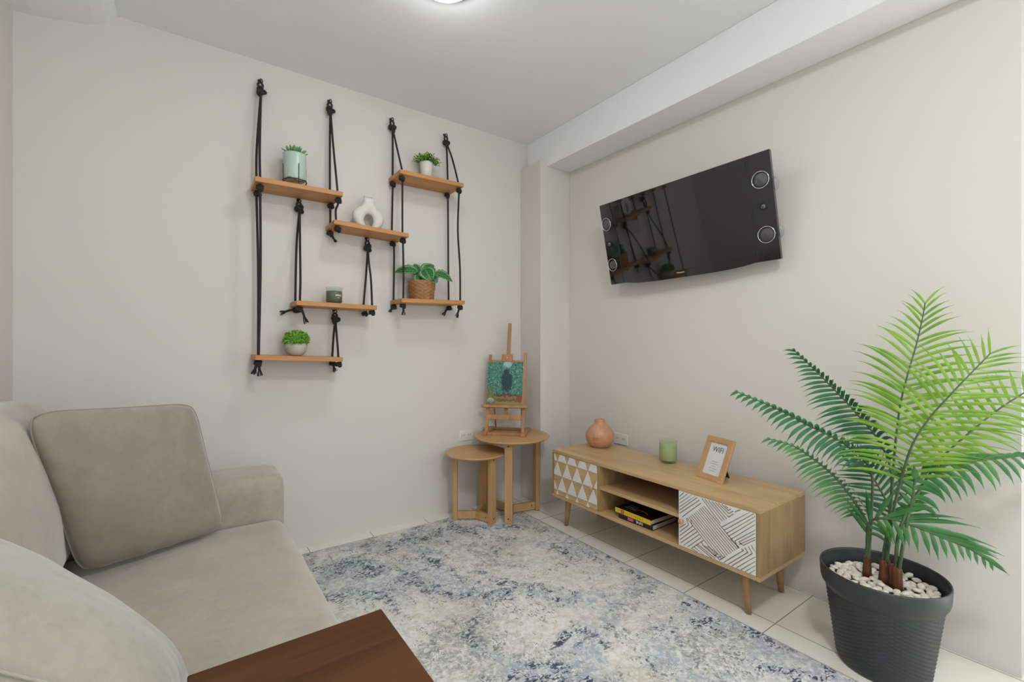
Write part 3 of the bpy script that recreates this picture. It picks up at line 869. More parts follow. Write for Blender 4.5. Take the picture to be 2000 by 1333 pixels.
# ================================================================ WALL SOCKETS
def socket(loc, rz, label):
    t = thing('wall_socket', label, 'socket', loc, rz, 'double wall sockets')
    bm = bmesh.new(); box(bm, -.06, .06, -.007, 0, -.036, .036, bev=.002); obj('plate', bm, M['socket'], t)
    for cx in (-.026, .026):
        bm = bmesh.new()
        for dx in (-.008, .008): box(bm, cx + dx - .0015, cx + dx + .0015, -.0078, -.006, -.002, .009)
        lathe(bm, [(.0028, -.0005), (.0028, .0005)], 10, (cx, -.0072, -.010), sy=.3); obj('outlet', bm, M['socket_hole'], t)
socket((1.632, YB, .530), 0, 'cream double wall socket behind the round nesting tables')
socket((XR, 2.105, .537), -PI / 2, 'cream double wall socket just above the television cabinet')

# ================================================================ NESTING TABLES
def nest(label, cx, cy, ztop, rtop, rleg, angs, seed):
    t = thing('nesting_table', label, 'side table', (cx, cy, 0), group='round nesting tables')
    bm = bmesh.new(); lathe(bm, [(rtop - .018, ztop - .020), (rtop - .004, ztop - .010), (rtop, ztop - .006), (rtop - .001, ztop - .001), (rtop - .004, ztop)], 72)
    obj('tabletop', bm, M['rubberwood'], t)
    for a in angs:
        Mz = Matrix.Rotation(R(a), 4, 'Z')
        bm = bmesh.new(); box(bm, rleg - .030, rleg, -.026, .026, .005, ztop - .020, M=Mz, bev=.003)
        lg = obj('leg', bm, M['rubberwood_leg'], t)
        for z in (ztop - .036, .040):
            b2 = bmesh.new(); tube(b2, [Mz @ Vector((rleg - .002, 0, z)), Mz @ Vector((rleg + .0008, 0, z))], .0052, 12); obj('screw', b2, M['screw'], lg, label='dark round screw')
        bm = bmesh.new(); box(bm, .0, rleg - .030, -.013, .013, .010, .062, M=Mz, bev=.002)
        b_ = obj('crossbar', bm, M['rubberwood'], t)
        b2 = bmesh.new(); tube(b2, [Mz @ Vector((rleg - .058, -.0125, .038)), Mz @ Vector((rleg - .058, -.0138, .038))], .004, 10); obj('screw', b2, M['screw'], b_, label='dark round screw')
nest('taller round nesting table of pale wood with the easel on it', 1.850, 2.597, .551, .262, .205, (-132, -12, 108), 1)
nest('lower round nesting table of pale wood tucked partly under the taller one', 1.590, 2.650, .462, .208, .155, (147, -73, 37), 2)

# ================================================================ EASEL AND PAINTING
ez = .5515
er = math.atan2(-.721, .693)
t = thing('tabletop_easel', 'small wooden easel standing on the taller round table', 'easel', (1.772, 2.592, ez), er)
LEAN = R(13)
def lean(x, up, y=0): return Vector((x, .035 + math.sin(LEAN) * up + math.cos(LEAN) * y, math.cos(LEAN) * up - math.sin(LEAN) * y + .012))
ML = T((0, .035, .012)) @ Matrix.Rotation(-LEAN, 4, 'X')
def ebox(name, x0, x1, y0, y1, z0, z1, leaned=True, rot=None, bev=.002, lb=None):
    bm = bmesh.new(); mm = ML if leaned else Matrix.Identity(4)
    if rot is not None: mm = mm @ rot
    box(bm, x0, x1, y0, y1, z0, z1, M=mm, bev=bev); return obj(name, bm, M['easel'], t, label=lb)
ebox('upright', -.139, -.118, 0, .016, .01, .560); ebox('upright', .118, .139, 0, .016, .01, .575)
ebox('foot', -.150, -.118, -.012, .235, 0, .022, False); ebox('foot', .122, .154, -.012, .235, 0, .022, False)
ebox('floor_rail', -.12, .13, .205, .225, .004, .020, False); ebox('floor_rail', -.12, .13, .02, .040, .0, .018, False)
ebox('crossbar', -.118, .118, .002, .014, .095, .128)
ebox('ledge', -.170, .160, -.030, .012, .176, .194)
ebox('top_rail', -.118, .118, .004, .014, .505, .520)
ebox('mast', -.012, .014, .018, .032, .12, .800, rot=Matrix.Rotation(R(0), 4, 'Y'))
b_ = ebox('clamp', -.040, .036, -.016, .018, .505, .560, lb='square clamp block with a pale screw')
b2 = bmesh.new(); tube(b2, [ML @ Vector((0, -.014, .535)), ML @ Vector((0, -.018, .535))], .004, 10); obj('screw', b2, M['chrome'], b_)
bm = bmesh.new(); p0 = lean(-.0, .50, .03)
tube(bm, [lean(-.10, .30, .02), (-.10, .215, .022)], .006, 6); tube(bm, [lean(.10, .30, .02), (.10, .215, .022)], .006, 6)
obj('rear_strut', bm, M['easel'], t, smooth=True)

def painting_mat():
    m = NT('forest_painting')
    uv = m.new('ShaderNodeUVMap'); sp = m.new('ShaderNodeSeparateXYZ'); m.lk(uv.outputs[0], sp.inputs[0])
    x, y = sp.outputs[0], sp.outputs[1]
    co = m.coords(out='UV')
    nz = m.noise(co, 9, 6, .8, 1.5); nf = m.noise(m.coords(out='UV', scale=(1, .8, 1)), 30, 5, .85, 1.2)
    green = m.ramp(nf, [(.40, (.006, .045, .045)), (.47, (.020, .13, .11)), (.53, (.065, .27, .20)), (.61, (.26, .50, .38))])
    # dark hollow in the middle of the trees
    ex = m.math('DIVIDE', m.math('SUBTRACT', x, .545), .17); ey = m.math('DIVIDE', m.math('SUBTRACT', y, .55), .27)
    e = m.math('ADD', m.math('MULTIPLY', ex, ex), m.math('MULTIPLY', ey, ey))
    e = m.math('ADD', e, m.math('MULTIPLY', m.math('SUBTRACT', nz, .5), 3.4))
    c = m.mix(m.ramp(e, [(.75, 1.0), (1.15, 0.0)]), green, m.ramp(nf, [(.35, (.006, .022, .035)), (.7, (.020, .075, .085))]))
    # pale sky gap at the top
    gx = m.math('DIVIDE', m.math('SUBTRACT', x, .57), .14); gy = m.math('DIVIDE', m.math('SUBTRACT', y, .95), .10)
    g = m.math('ADD', m.math('ADD', m.math('MULTIPLY', gx, gx), m.math('MULTIPLY', gy, gy)), m.math('MULTIPLY', m.math('SUBTRACT', nz, .5), 4.0))
    c = m.mix(m.ramp(g, [(.35, 1.0), (1.1, 0.0)]), c, (.34, .52, .50))
    # brown banks and steps
    yy = m.math('ADD', y, m.math('MULTIPLY', m.math('SUBTRACT', nz, .5), .30))
    bank = m.ramp(yy, [(.0, (.22, .17, .06)), (.07, (.33, .24, .09)), (.10, (.07, .045, .025)), (.13, (.23, .12, .065)), (.19, (.28, .15, .08)), (.205, (.05, .03, .02)), (.26, (.09, .06, .045))])
    edge = m.math('ADD', yy, m.math('MULTIPLY', m.math('ABSOLUTE', m.math('SUBTRACT', x, .58)), .12))
    c = m.mix(m.ramp(edge, [(.25, 1.0), (.30, 0.0)]), c, bank)
    # undergrowth, lower left yellow green
    lx = m.math('ADD', x, m.math('MULTIPLY', y, .35))
    ug = m.math('MULTIPLY', m.ramp(lx, [(.26, 1.0), (.36, 0.0)]), m.ramp(yy, [(.38, 1.0), (.46, 0.0)]))
    c = m.mix(m.math('MULTIPLY', ug, .7), c, m.ramp(nf, [(.4, (.05, .07, .02)), (.65, (.30, .34, .07))]))
    # grey boulder
    bx = m.math('DIVIDE', m.math('SUBTRACT', x, .12), .11); by = m.math('DIVIDE', m.math('SUBTRACT', y, .085), .075)
    b = m.math('ADD', m.math('MULTIPLY', bx, bx), m.math('MULTIPLY', by, by))
    c = m.mix(m.ramp(b, [(.85, 1.0), (1.05, 0.0)]), c, m.ramp(yy, [(.03, (.10, .13, .11)), (.13, (.42, .46, .40))]))
    # red shrub lower right
    rx = m.math('DIVIDE', m.math('SUBTRACT', x, .92), .09); ry = m.math('DIVIDE', m.math('SUBTRACT', y, .16), .10)
    r = m.math('ADD', m.math('ADD', m.math('MULTIPLY', rx, rx), m.math('MULTIPLY', ry, ry)), m.math('MULTIPLY', m.math('SUBTRACT', nf, .5), 2.2))
    c = m.mix(m.ramp(r, [(.6, 1.0), (1.0, 0.0)]), c, (.22, .06, .02))
    m.color(c); m.set(.45); m.bump(nf, .3, .001)
    return m.m
M['painting'] = painting_mat()
pr = thing('canvas_painting', 'small unframed forest painting in teal green resting on the easel', 'painting', (1.772, 2.592, ez), er)
bm = bmesh.new(); box(bm, -.137, .121, -.016, -.001, .1955, .5035, M=ML, bev=0); obj('canvas', bm, M['bisque'], pr)
bm = bmesh.new(); uvl = bm.loops.layers.uv.verify()
vs = [bm.verts.new(ML @ Vector(p)) for p in ((-.137, -.0165, .1955), (.121, -.0165, .1955), (.121, -.0165, .5035), (-.137, -.0165, .5035))]
f = bm.faces.new(vs)
for lp, q in zip(f.loops, ((0, 0), (1, 0), (1, 1), (0, 1))): lp[uvl].uv = q
obj('picture', bm, M['painting'], pr, recalc=False)

# ================================================================ TELEVISION CABINET
X0, X1, Y0, Y1, ZB, ZT = 1.927, 2.350, .939, 2.254, .205, .505
cab = thing('tv_cabinet', 'low oak television cabinet with patterned white doors on splayed legs', 'cabinet', ((X0 + X1) / 2, (Y0 + Y1) / 2, 0))
co = cab.location.copy()
def cb(name, x0, x1, y0, y1, z0, z1, m='oak', bev=.0012):
    bm = bmesh.new(); box(bm, x0, x1, y0, y1, z0, z1, bev=bev); return obj(name, bm, M[m], cab, off=co)
cb('top_panel', X0, X1, Y0, Y1, ZT - .018, ZT)
cb('bottom_panel', X0, X1, Y0, Y1, ZB, ZB + .018)
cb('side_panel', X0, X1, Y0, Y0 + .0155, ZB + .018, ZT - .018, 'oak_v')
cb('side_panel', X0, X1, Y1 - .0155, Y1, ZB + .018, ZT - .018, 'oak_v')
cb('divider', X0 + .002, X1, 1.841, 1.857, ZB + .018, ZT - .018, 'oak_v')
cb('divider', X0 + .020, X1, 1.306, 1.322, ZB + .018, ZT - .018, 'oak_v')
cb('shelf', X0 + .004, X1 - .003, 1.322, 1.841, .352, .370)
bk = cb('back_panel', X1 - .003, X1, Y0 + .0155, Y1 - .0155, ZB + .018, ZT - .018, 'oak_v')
for x, y, dx, dy in ((1.99, 1.035, -.0, -.0), (2.29, 1.035, 0, 0), (1.99, 2.165, 0, 0), (2.29, 2.165, 0, 0)):
    fx = 2.020 if x < 2.1 else 2.325; fy = 1.034 if y < 1.5 else 2.222
    bm = bmesh.new(); tube(bm, [Vector((x + (fx - x) * -.0, y, ZB + .002)), Vector((fx, fy, .0))], [.0215, .0125], 20)
    for v in bm.verts:
        if v.co.z < .02: v.co.z = 0.0005
    obj('leg', bm, M['oak_leg'], cab, smooth=True, off=co)
# left door: white triangles on oak
dz0, dz1 = ZB + .0195, ZT - .0195
bm = bmesh.new(); box(bm, X0 + .001, X0 + .017, 1.859, 2.237, dz0, dz1, bev=.001)
dl = obj('door', bm, M['oak'], cab, off=co, label='left oak door with rows of white triangles')
bm = bmesh.new()
def clip_poly(poly, x0, x1, y0, y1):
    for ax, lim, sg in ((0, x0, 1), (0, x1, -1), (1, y0, 1), (1, y1, -1)):
        out = []
        for i in range(len(poly)):
            a, b = poly[i - 1], poly[i]
            ia, ib = sg * (a[ax] - lim) >= 0, sg * (b[ax] - lim) >= 0
            if ia != ib:
                k = (lim - a[ax]) / (b[ax] - a[ax]); out.append((a[0] + (b[0] - a[0]) * k, a[1] + (b[1] - a[1]) * k))
            if ib: out.append(b)
        poly = out
        if len(poly) < 3: return []
    return poly
pw, ph = .0905, .0915
for row in range(-1, 4):
    zb = dz1 - .047 - row * ph
    for k in range(-1, 6):
        yc = 2.237 - .031 - k * pw - (pw / 2 if row % 2 == 0 else 0)
        poly = clip_poly([(yc + pw * .465, zb + .002), (yc - pw * .465, zb + .002), (yc, zb + ph - .003)], 1.861, 2.235, dz0 + .002, dz1 - .002)
        if len(poly) >= 3:
            a = [bm.verts.new((X0 + .001, y, z)) for y, z in poly]; b = [bm.verts.new((X0 - .0006, y, z)) for y, z in poly]
            bm.faces.new(b)
            for i in range(len(a)): bm.faces.new((a[i], a[(i + 1) % len(a)], b[(i + 1) % len(a)], b[i]))
obj('triangle_inlay', bm, M['white_lacquer'], dl, off=co)
def knob(x, y, z, parent):
    bm = bmesh.new(); tube(bm, [(x, y, z), (x - .008, y, z), (x - .012, y, z), (x - .019, y, z), (x - .022, y, z)], [.006, .006, .0115, .0125, .0085], 20)
    obj('knob', bm, M['frame'], parent, smooth=True, off=co, label='round turned wooden knob')
knob(X0, 1.893, .345, dl)
# right door: white with carved diagonal grooves
bm = bmesh.new(); box(bm, X0 - .001, X0 + .015, .9565, 1.3215, dz0, dz1, bev=.001)
dr = obj('door', bm, M['white_lacquer'], cab, off=co, label='white right door carved with diagonal brown lines')
SEGS = [[[1.3157, 0.4589], [1.2937, 0.4825]], [[1.3157, 0.4423], [1.2724, 0.4842]], [[1.3157, 0.4257], [1.2515, 0.4867]], [[1.3157, 0.4091], [1.2317, 0.4863]], [[1.3157, 0.3932], [1.2246, 0.4776]], [[1.3145, 0.3788], [1.2129, 0.4688]], [[1.3003, 0.3659], [1.2044, 0.4584]], [[1.1906, 0.4494], [1.0275, 0.3176]], [[1.1988, 0.4413], [1.0359, 0.3093]], [[1.2071, 0.4332], [1.0444, 0.3008]], [[1.2154, 0.4251], [1.0529, 0.2924]], [[1.2238, 0.4169], [1.0614, 0.2838]], [[1.2323, 0.4086], [1.07, 0.2752]], [[1.2407, 0.4003], [1.0787, 0.2665]], [[1.2493, 0.3919], [1.0875, 0.2578]], [[1.2579, 0.3835], [1.0963, 0.249]], [[1.2665, 0.375], [1.1052, 0.2402]], [[1.2753, 0.3665], [1.1141, 0.2312]], [[1.1994, 0.4821], [1.1105, 0.3955]], [[1.1842, 0.4818], [1.1016, 0.4086]], [[1.1672, 0.4817], [1.0917, 0.4165]], [[1.1512, 0.4817], [1.0822, 0.4249]], [[1.1347, 0.4819], [1.0728, 0.4352]], [[1.1195, 0.4815], [1.0707, 0.451]], [[1.0728, 0.4352], [1.0512, 0.4553]], [[1.0707, 0.451], [1.0529, 0.4674]], [[1.1034, 0.4817], [1.0735, 0.4635], [1.0631, 0.4733]], [[1.0892, 0.4814], [1.0763, 0.4738]], [[1.0444, 0.4673], [1.0209, 0.4827]], [[1.1034, 0.3815], [0.9816, 0.487]], [[1.0928, 0.3715], [0.9641, 0.4836]], [[1.0822, 0.3605], [0.9572, 0.474]], [[1.0728, 0.3507], [0.9572, 0.458]], [[1.0631, 0.3407], [0.9572, 0.4401]], [[1.0252, 0.3192], [1.0631, 0.3407]], [[1.0309, 0.3131], [1.0444, 0.3413], [0.9572, 0.417]], [[1.0126, 0.3362], [1.0275, 0.3423], [0.9572, 0.4027]], [[1.0242, 0.3337], [0.9572, 0.3867]], [[1.0093, 0.3342], [0.9572, 0.3761]], [[1.3145, 0.3099], [1.2838, 0.3364]], [[1.3145, 0.2896], [1.2684, 0.336]], [[1.3145, 0.2704], [1.2475, 0.3382]], [[1.3136, 0.2523], [1.2344, 0.331]], [[1.3095, 0.2379], [1.2246, 0.3193]], [[1.2929, 0.2329], [1.2149, 0.3091]], [[1.2724, 0.232], [1.2052, 0.2983]], [[1.2543, 0.2307], [1.1929, 0.2903]], [[1.2785, 0.3655], [1.2684, 0.336]], [[1.2563, 0.3652], [1.2475, 0.3382]], [[1.2503, 0.2322], [1.2226, 0.2263]], [[1.2384, 0.2437], [1.1899, 0.2246]], [[1.2285, 0.258], [1.1523, 0.2267]], [[1.2226, 0.2637], [1.134, 0.2304]], [[1.2033, 0.2813], [1.1899, 0.265], [1.1303, 0.2404]], [[1.1861, 0.2682], [1.1728, 0.2642], [1.1376, 0.241], [1.1231, 0.2568]], [[1.1728, 0.2712], [1.145, 0.2641], [1.1267, 0.2538]], [[1.1231, 0.238], [1.1069, 0.2527]], [[1.1123, 0.2336], [1.0882, 0.2565]], [[1.0945, 0.2287], [1.0077, 0.3135]], [[1.0752, 0.2279], [0.9891, 0.3123]], [[1.058, 0.2281], [0.9704, 0.3145]], [[1.0376, 0.2279], [0.9572, 0.3051]], [[1.0176, 0.2278], [0.9572, 0.286]], [[0.9995, 0.2271], [0.9572, 0.2684]], [[0.9816, 0.2263], [0.9572, 0.2508]], [[1.0077, 0.3135], [1.0159, 0.317]], [[0.9891, 0.3123], [1.0011, 0.3274]], [[0.9704, 0.3145], [0.9865, 0.3376]], [[0.9572, 0.3243], [0.9736, 0.3471]]]
bm = bmesh.new()
for s in SEGS:
    for (ya, za), (yb, zb) in zip(s, s[1:]):
        a, b = Vector((0, ya, za)), Vector((0, yb, zb)); d = (b - a)
        if d.length < .002: continue
        d.normalize(); n = Vector((0, -d.z, d.y)) * .0019; a = a - d * .001; b = b + d * .001
        q = [a - n, b - n, b + n, a + n]
        if any(p.y < .9575 or p.y > 1.3205 or p.z < dz0 or p.z > dz1 for p in q):
            q = [Vector((0, max(.9575, min(1.3205, p.y)), max(dz0 + .001, min(dz1 - .001, p.z)))) for p in q]
        f1 = [bm.verts.new((X0 - .0016, p.y, p.z)) for p in q]; f0 = [bm.verts.new((X0 - .0005, p.y, p.z)) for p in q]
        bm.faces.new(f1)
        for i in range(4): bm.faces.new((f0[i], f0[(i + 1) % 4], f1[(i + 1) % 4], f1[i]))
obj('carved_lines', bm, M['groove'], dr, off=co)
knob(X0 - .001, 1.300, .346, dr)

# ---- books on the lower compartment
def book(label, x0, x1, y0, y1, z0, th, rz, cover, spine):
    t = thing('book', label, 'book', ((x0 + x1) / 2, (y0 + y1) / 2, z0), rz, 'books lying in the television cabinet')
    hx, hy = (x1 - x0) / 2, (y1 - y0) / 2
    bm = bmesh.new(); box(bm, -hx, hx, -hy, hy, 0, .0022); box(bm, -hx, hx, -hy, hy, th - .0022, th)
    obj('cover', bm, M[cover], t)
    bm = bmesh.new(); box(bm, -hx - .0012, -hx, -hy, hy, 0, th, bev=.0004); sp = obj('spine', bm, M[spine], t)
    bm = bmesh.new(); box(bm, -hx + .001, hx - .004, -hy + .004, hy - .004, .0022, th - .0022); obj('pages', bm, M['pages'], t)
    return t, sp, hx, hy
def marks(sp, hx, quads, m, th):
    bm = bmesh.new()
    for y0, y1, z0, z1 in quads: box(bm, -hx - .0017, -hx - .0010, y0, y1, z0 * th, z1 * th)
    obj('print', bm, M[m], sp)
zb = ZB + .0185
t1, sp, hx, hy = book('black-spined book with pink print, lowest of the two books', 1.957, 2.165, 1.498, 1.722, zb, .028, R(1.5), 'black_cover', 'black_cover')
marks(sp, hx, [(.012, .050, .25, .82)], 'pink', .028)
marks(sp, hx, [(.040 - .052 - i * .009, .040 - .047 - i * .009 + (i % 2) * .0015, .22 + .1 * (i % 2), .80 - .08 * (i % 3)) for i in range(5)], 'pale_print', .028)
t1, sp, hx, hy = book('yellow-spined book with black picture cover, on top of the black book', 1.951, 2.150, 1.500, 1.742, zb + .0285, .026, R(-1), 'black_cover', 'yellow')
marks(sp, hx, [(.055, .082, .04, .96)], 'red_print', .026)
marks(sp, hx, [(.060, .066, .3, .8), (.069, .077, .25, .85)], 'pale_print', .026)
marks(sp, hx, [(.040 - i * .014, .048 - i * .014, .30, .72) for i in range(9)] + [(.090 + i * .008, .094 + i * .008, .35, .7) for i in range(3)], 'orange_print', .026)
bm = bmesh.new()
for i, (x0, x1, y0, y1) in enumerate(((-.06, -.052, .01, .09), (-.045, -.030, .02, .085), (-.02, -.012, .03, .08))): box(bm, x0, x1, y0, y1, .0258, .0263)
obj('print', bm, M['grey_print'], t1)
bm = bmesh.new()
pts = [(-.072 + .035 * math.sin(a), -.012 - .055 * math.cos(a)) for a in [i * PI / 10 for i in range(11)]]
for (xa, ya), (xb, yb) in zip(pts, pts[1:]):
    bm.faces.new([bm.verts.new(p) for p in ((xa, ya, .0264), (xb, yb, .0264), (xb + .010, yb, .0264), (xa + .010, ya, .0264))])
obj('print', bm, M['red_print'], t1)

# ---- things on top of the cabinet
t = thing('aroma_diffuser', 'peach round-bellied ceramic diffuser with carved lattice', 'diffuser', (2.235, 2.131, ZT + .0005))
bm = bmesh.new(); prof = []
key = [(.052, 0), (.060, .004), (.078, .022), (.090, .048), (.0935, .072), (.089, .096), (.074, .120), (.054, .139), (.041, .152), (.036, .164), (.036, .177), (.033, .181), (.028, .180), (.026, .165)]
kp_ = spline([Vector((r, 0, z)) for r, z in key], 5); prof = [(p.x, p.z) for p in kp_]
def lattice(r, a, z, i):
    if .058 < z < .150 and i < 60:
        k = (math.sin(15 * a + z * 190) * math.sin(15 * a - z * 190))
        return r - .0016 * max(0, k)
    return r
lathe(bm, prof, 180, fn=lattice); o = obj('body', bm, M['terracotta'], t)
ca = math.atan2(-2.131, -2.235) - .25
bm = bmesh.new()
def on_belly(a0, a1, z0, z1, e=.0008):
    v = []
    for a, z in ((a0, z0), (a1, z0), (a1, z1), (a0, z1)):
        r = min(prof[:60], key=lambda p: abs(p[1] - z))[0] + e
        v.append(bm.verts.new((r * math.cos(a), r * math.sin(a), z)))
    bm.faces.new(v)
for k in range(7):
    a = ca - .22 + k * .065; z = .056 + (k % 2) * .004
    on_belly(a - .018, a + .012, z, z + .020); 
for k in range(10): on_belly(ca - .25 + k * .05, ca - .20 + k * .05, .036 - .0012 * (4.5 - abs(k - 4.5)), .0385 - .0012 * (4.5 - abs(k - 4.5)))
obj('emblem', bm, M['terra_dark'], t, label='small leaf emblem above a curved line')

t = thing('candle_glass', 'pale green candle in a clear green tumbler', 'candle', (2.262, 1.622, ZT + .0005), group='scented candles')
bm = bmesh.new(); lathe(bm, [(.046, 0), (.0495, .003), (.050, .012), (.050, .131), (.0478, .132), (.0475, .018), (.044, .013)], 48); obj('tumbler', bm, M['glass_green'], t)
bm = bmesh.new(); lathe(bm, [(.043, .0135), (.0472, .019), (.0472, .112), (.045, .114)], 48); obj('wax', bm, M['wax_green'], t)

# picture frame with a card
t = thing('picture_frame', 'upright oak picture frame with a white card', 'picture frame', (2.141, 1.301, ZT + .0005), -PI / 2 - .23)
fw, fh, tl = .166, .222, -.40
MT = Matrix.Rotation(tl, 4, 'X')
bm = bmesh.new(); b = .028
box(bm, -fw / 2, fw / 2, 0, .014, 0, b, M=MT, bev=.001); box(bm, -fw / 2, fw / 2, 0, .014, fh - b, fh, M=MT, bev=.001)
box(bm, -fw / 2, -fw / 2 + b, 0, .014, b, fh - b, M=MT, bev=.001); box(bm, fw / 2 - b, fw / 2, 0, .014, b, fh - b, M=MT, bev=.001)
obj('frame', bm, M['frame'], t)
bm = bmesh.new(); box(bm, -fw / 2 + .002, fw / 2 - .002, .013, .017, .002, fh - .002, M=MT); obj('backing', bm, M['matte_black'], t)
bm = bmesh.new(); box(bm, -fw / 2 + b, fw / 2 - b, .009, .011, b, fh - b, M=MT); cd = obj('card', bm, M['paper'], t)
tm = text_mesh('WIFI', .040, xscale=.86)
bmesh.ops.transform(tm, matrix=MT @ T((0, .0085, fh - b - .036)) @ Matrix.Rotation(PI / 2, 4, 'X'), verts=tm.verts)
obj('lettering', tm, M['ink'], cd)
bm = bmesh.new()
for z, w in ((.095, .04), (.083, .055), (.071, .03), (.059, .05), (.047, .045)): box(bm, -w / 2, w / 2, .0085, .0090, z, z + .0028, M=MT)
obj('small_print', bm, M['ink_pale'], cd)
bm = bmesh.new(); box(bm, -.025, .025, 0, .003, -.0, .135, M=T((0, .118, .000)) @ Matrix.Rotation(.42, 4, 'X')); obj('easel_back', bm, M['matte_black'], t)

# ================================================================ TELEVISION
yaw, tilt, roll, TW, TH = .041, .207, .021, 1.051, .52
n = Vector((-math.cos(yaw), -math.sin(yaw), 0)); r = Vector((math.sin(yaw), -math.cos(yaw), 0)); u = Vector((0, 0, 1))
n2 = n * math.cos(tilt) - u * math.sin(tilt); u2 = u * math.cos(tilt) + n * math.sin(tilt)
r3 = r * math.cos(roll) + u2 * math.sin(roll); u3 = u2 * math.cos(roll) - r * math.sin(roll)
Mt = Matrix((r3, -n2, u3)).transposed()
tv = thing('television', 'glossy black flat television with round speakers down both sides, tilted off the wall', 'television', (2.27, 1.57, 1.847))
tv.rotation_euler = Mt.to_euler()
hw, hh = TW / 2, TH / 2
bm = bmesh.new()
out = [(-hw, hh), (hw, hh), (hw, -hh)]
nb = 24
for i in range(nb + 1):
    x = .405 - .81 * i / nb; k = 1 - (abs(x) / .405) ** 4
    out.append((x, -hh - .018 * k))
out += [(-hw, -hh)]
f0 = [bm.verts.new((x, 0, z)) for x, z in out]; f1 = [bm.verts.new((x * .995, .026, z * .995)) for x, z in out]
bm.faces.new(f0); bm.faces.new(f1[::-1])
for i in range(len(out)): bm.faces.new((f0[i], f0[(i + 1) % len(out)], f1[(i + 1) % len(out)], f1[i]))
obj('bezel', bm, M['gloss'], tv)
bm = bmesh.new(); box(bm, -.415, .412, -.0022, .0, -.235, .238, bev=.0008); obj('screen', bm, M['screen'], tv)
bm = bmesh.new(); box(bm, -.424, -.4195, -.001, .001, -.255, .255); box(bm, .4185, .423, -.001, .001, -.255, .255); box(bm, -.41, .41, -.0028, -.0020, .2325, .2345)
obj('panel_seam', bm, M['matte_black'], tv)
bm = bmesh.new(); box(bm, -.36, .36, .026, .055, -.20, .21, bev=.012); obj('rear_housing', bm, M['matte_black'], tv)
bm = bmesh.new(); box(bm, -.14, .14, .055, .062, -.13, .17); box(bm, -.05, .05, .062, .118, .03, .11, bev=.004); obj('wall_bracket', bm, M['matte_black'], tv)
for sx in (-1, 1):
    for sz in (-1, 1):
        cxs = .4725 * sx if sx > 0 else -.4895; cz = .132 * sz
        bm = bmesh.new(); tube(bm, [(cxs + .0395 * math.cos(a), -.0035, cz + .0395 * math.sin(a)) for a in [2 * PI * k / 40 for k in range(40)]], .0022, 8, closed=True)
        if sx < 0:
            for v in bm.verts: v.co.x = cxs + (v.co.x - cxs) * .86
        rg = obj('speaker', bm, M['chrome'], tv, smooth=True, label='round speaker with chrome ring')
        bm = bmesh.new()
        tube(bm, [(cxs, -.0012, cz), (cxs, -.0014, cz)], [.037 if sx > 0 else .032, .037 if sx > 0 else .032], 36)
        obj('surround', bm, M['gloss'], rg)
        bm = bmesh.new()
        k_ = .030 if sx > 0 else .0265
        tube(bm, [(cxs + .003, -.0014, cz), (cxs + .003, -.0030, cz), (cxs + .003, -.0030, cz), (cxs + .003, -.0105, cz)], [k_, k_, k_ * .97, .001], 40)
        obj('cone', bm, M['cone'], rg, smooth=False)
    cxs = .4715 if sx > 0 else -.492
    bm = bmesh.new(); tube(bm, [(cxs + .0175 * math.cos(a), -.002, .004 + .0175 * math.sin(a)) for a in [2 * PI * k / 28 for k in range(28)]], .0022, 6, closed=True)
    tw = obj('tweeter', bm, M['matte_black'], tv, smooth=True, label='small black dome tweeter')
    bm = bmesh.new(); bmesh.ops.create_uvsphere(bm, u_segments=20, v_segments=12, radius=.0125, matrix=T((cxs, -.001, .004)) @ Matrix.Diagonal((1, .6, 1, 1)))
    obj('dome', bm, M['cone'], tw, smooth=True)
for sz in (-1, 1):
    bm = bmesh.new(); lathe(bm, [(.040, 0), (.042, .01), (.036, .022), (.02, .028)], 28)
    bmesh.ops.transform(bm, matrix=T((.497, .024, .10 if sz > 0 else -.125)) @ Matrix.Rotation(-PI / 2, 4, 'X'), verts=bm.verts)
    obj('speaker_housing', bm, M['housing_grey'], tv, smooth=True, label='pale grey round speaker housing')
tm = text_mesh('Panasonic', .0125)
bmesh.ops.transform(tm, matrix=T((-.012, -.0006, -.249)) @ Matrix.Rotation(PI / 2, 4, 'X'), verts=tm.verts)
obj('logo', tm, M['logo'], tv, label='small silver maker lettering')

# ================================================================ CEILING LAMPS
def ceiling_lamp(label, x, y, k, glass):
    t = thing('ceiling_lamp', label, 'ceiling lamp', (x, y, ZC), group='round ceiling lamps')
    bm = bmesh.new(); lathe(bm, [(.150 * k, 0), (.155 * k, -.012), (.148 * k, -.020)], 56); obj('base', bm, M['chrome'], t)
    bm = bmesh.new(); lathe(bm, [(.130 * k, -.018), (.126 * k, -.034), (.108 * k, -.050), (.076 * k, -.062), (.040 * k, -.069), (.008, -.071)], 64); obj('glass_dome', bm, M[glass], t, label='glowing white opal glass dome')
    bm = bmesh.new(); lathe(bm, [(.008, -.070), (.011, -.074), (.009, -.082), (.003, -.086)], 20); obj('finial', bm, M['chrome'], t)
ceiling_lamp('lit round opal glass dome lamp on the ceiling at the top edge', .882, 1.722, 1.0, 'lamp_glass')
ceiling_lamp('larger lit dome lamp added unseen on the ceiling above the camera', .58, -.20, 1.37, 'lamp_glass_added')  # invented fixture, out of view, added to carry the light

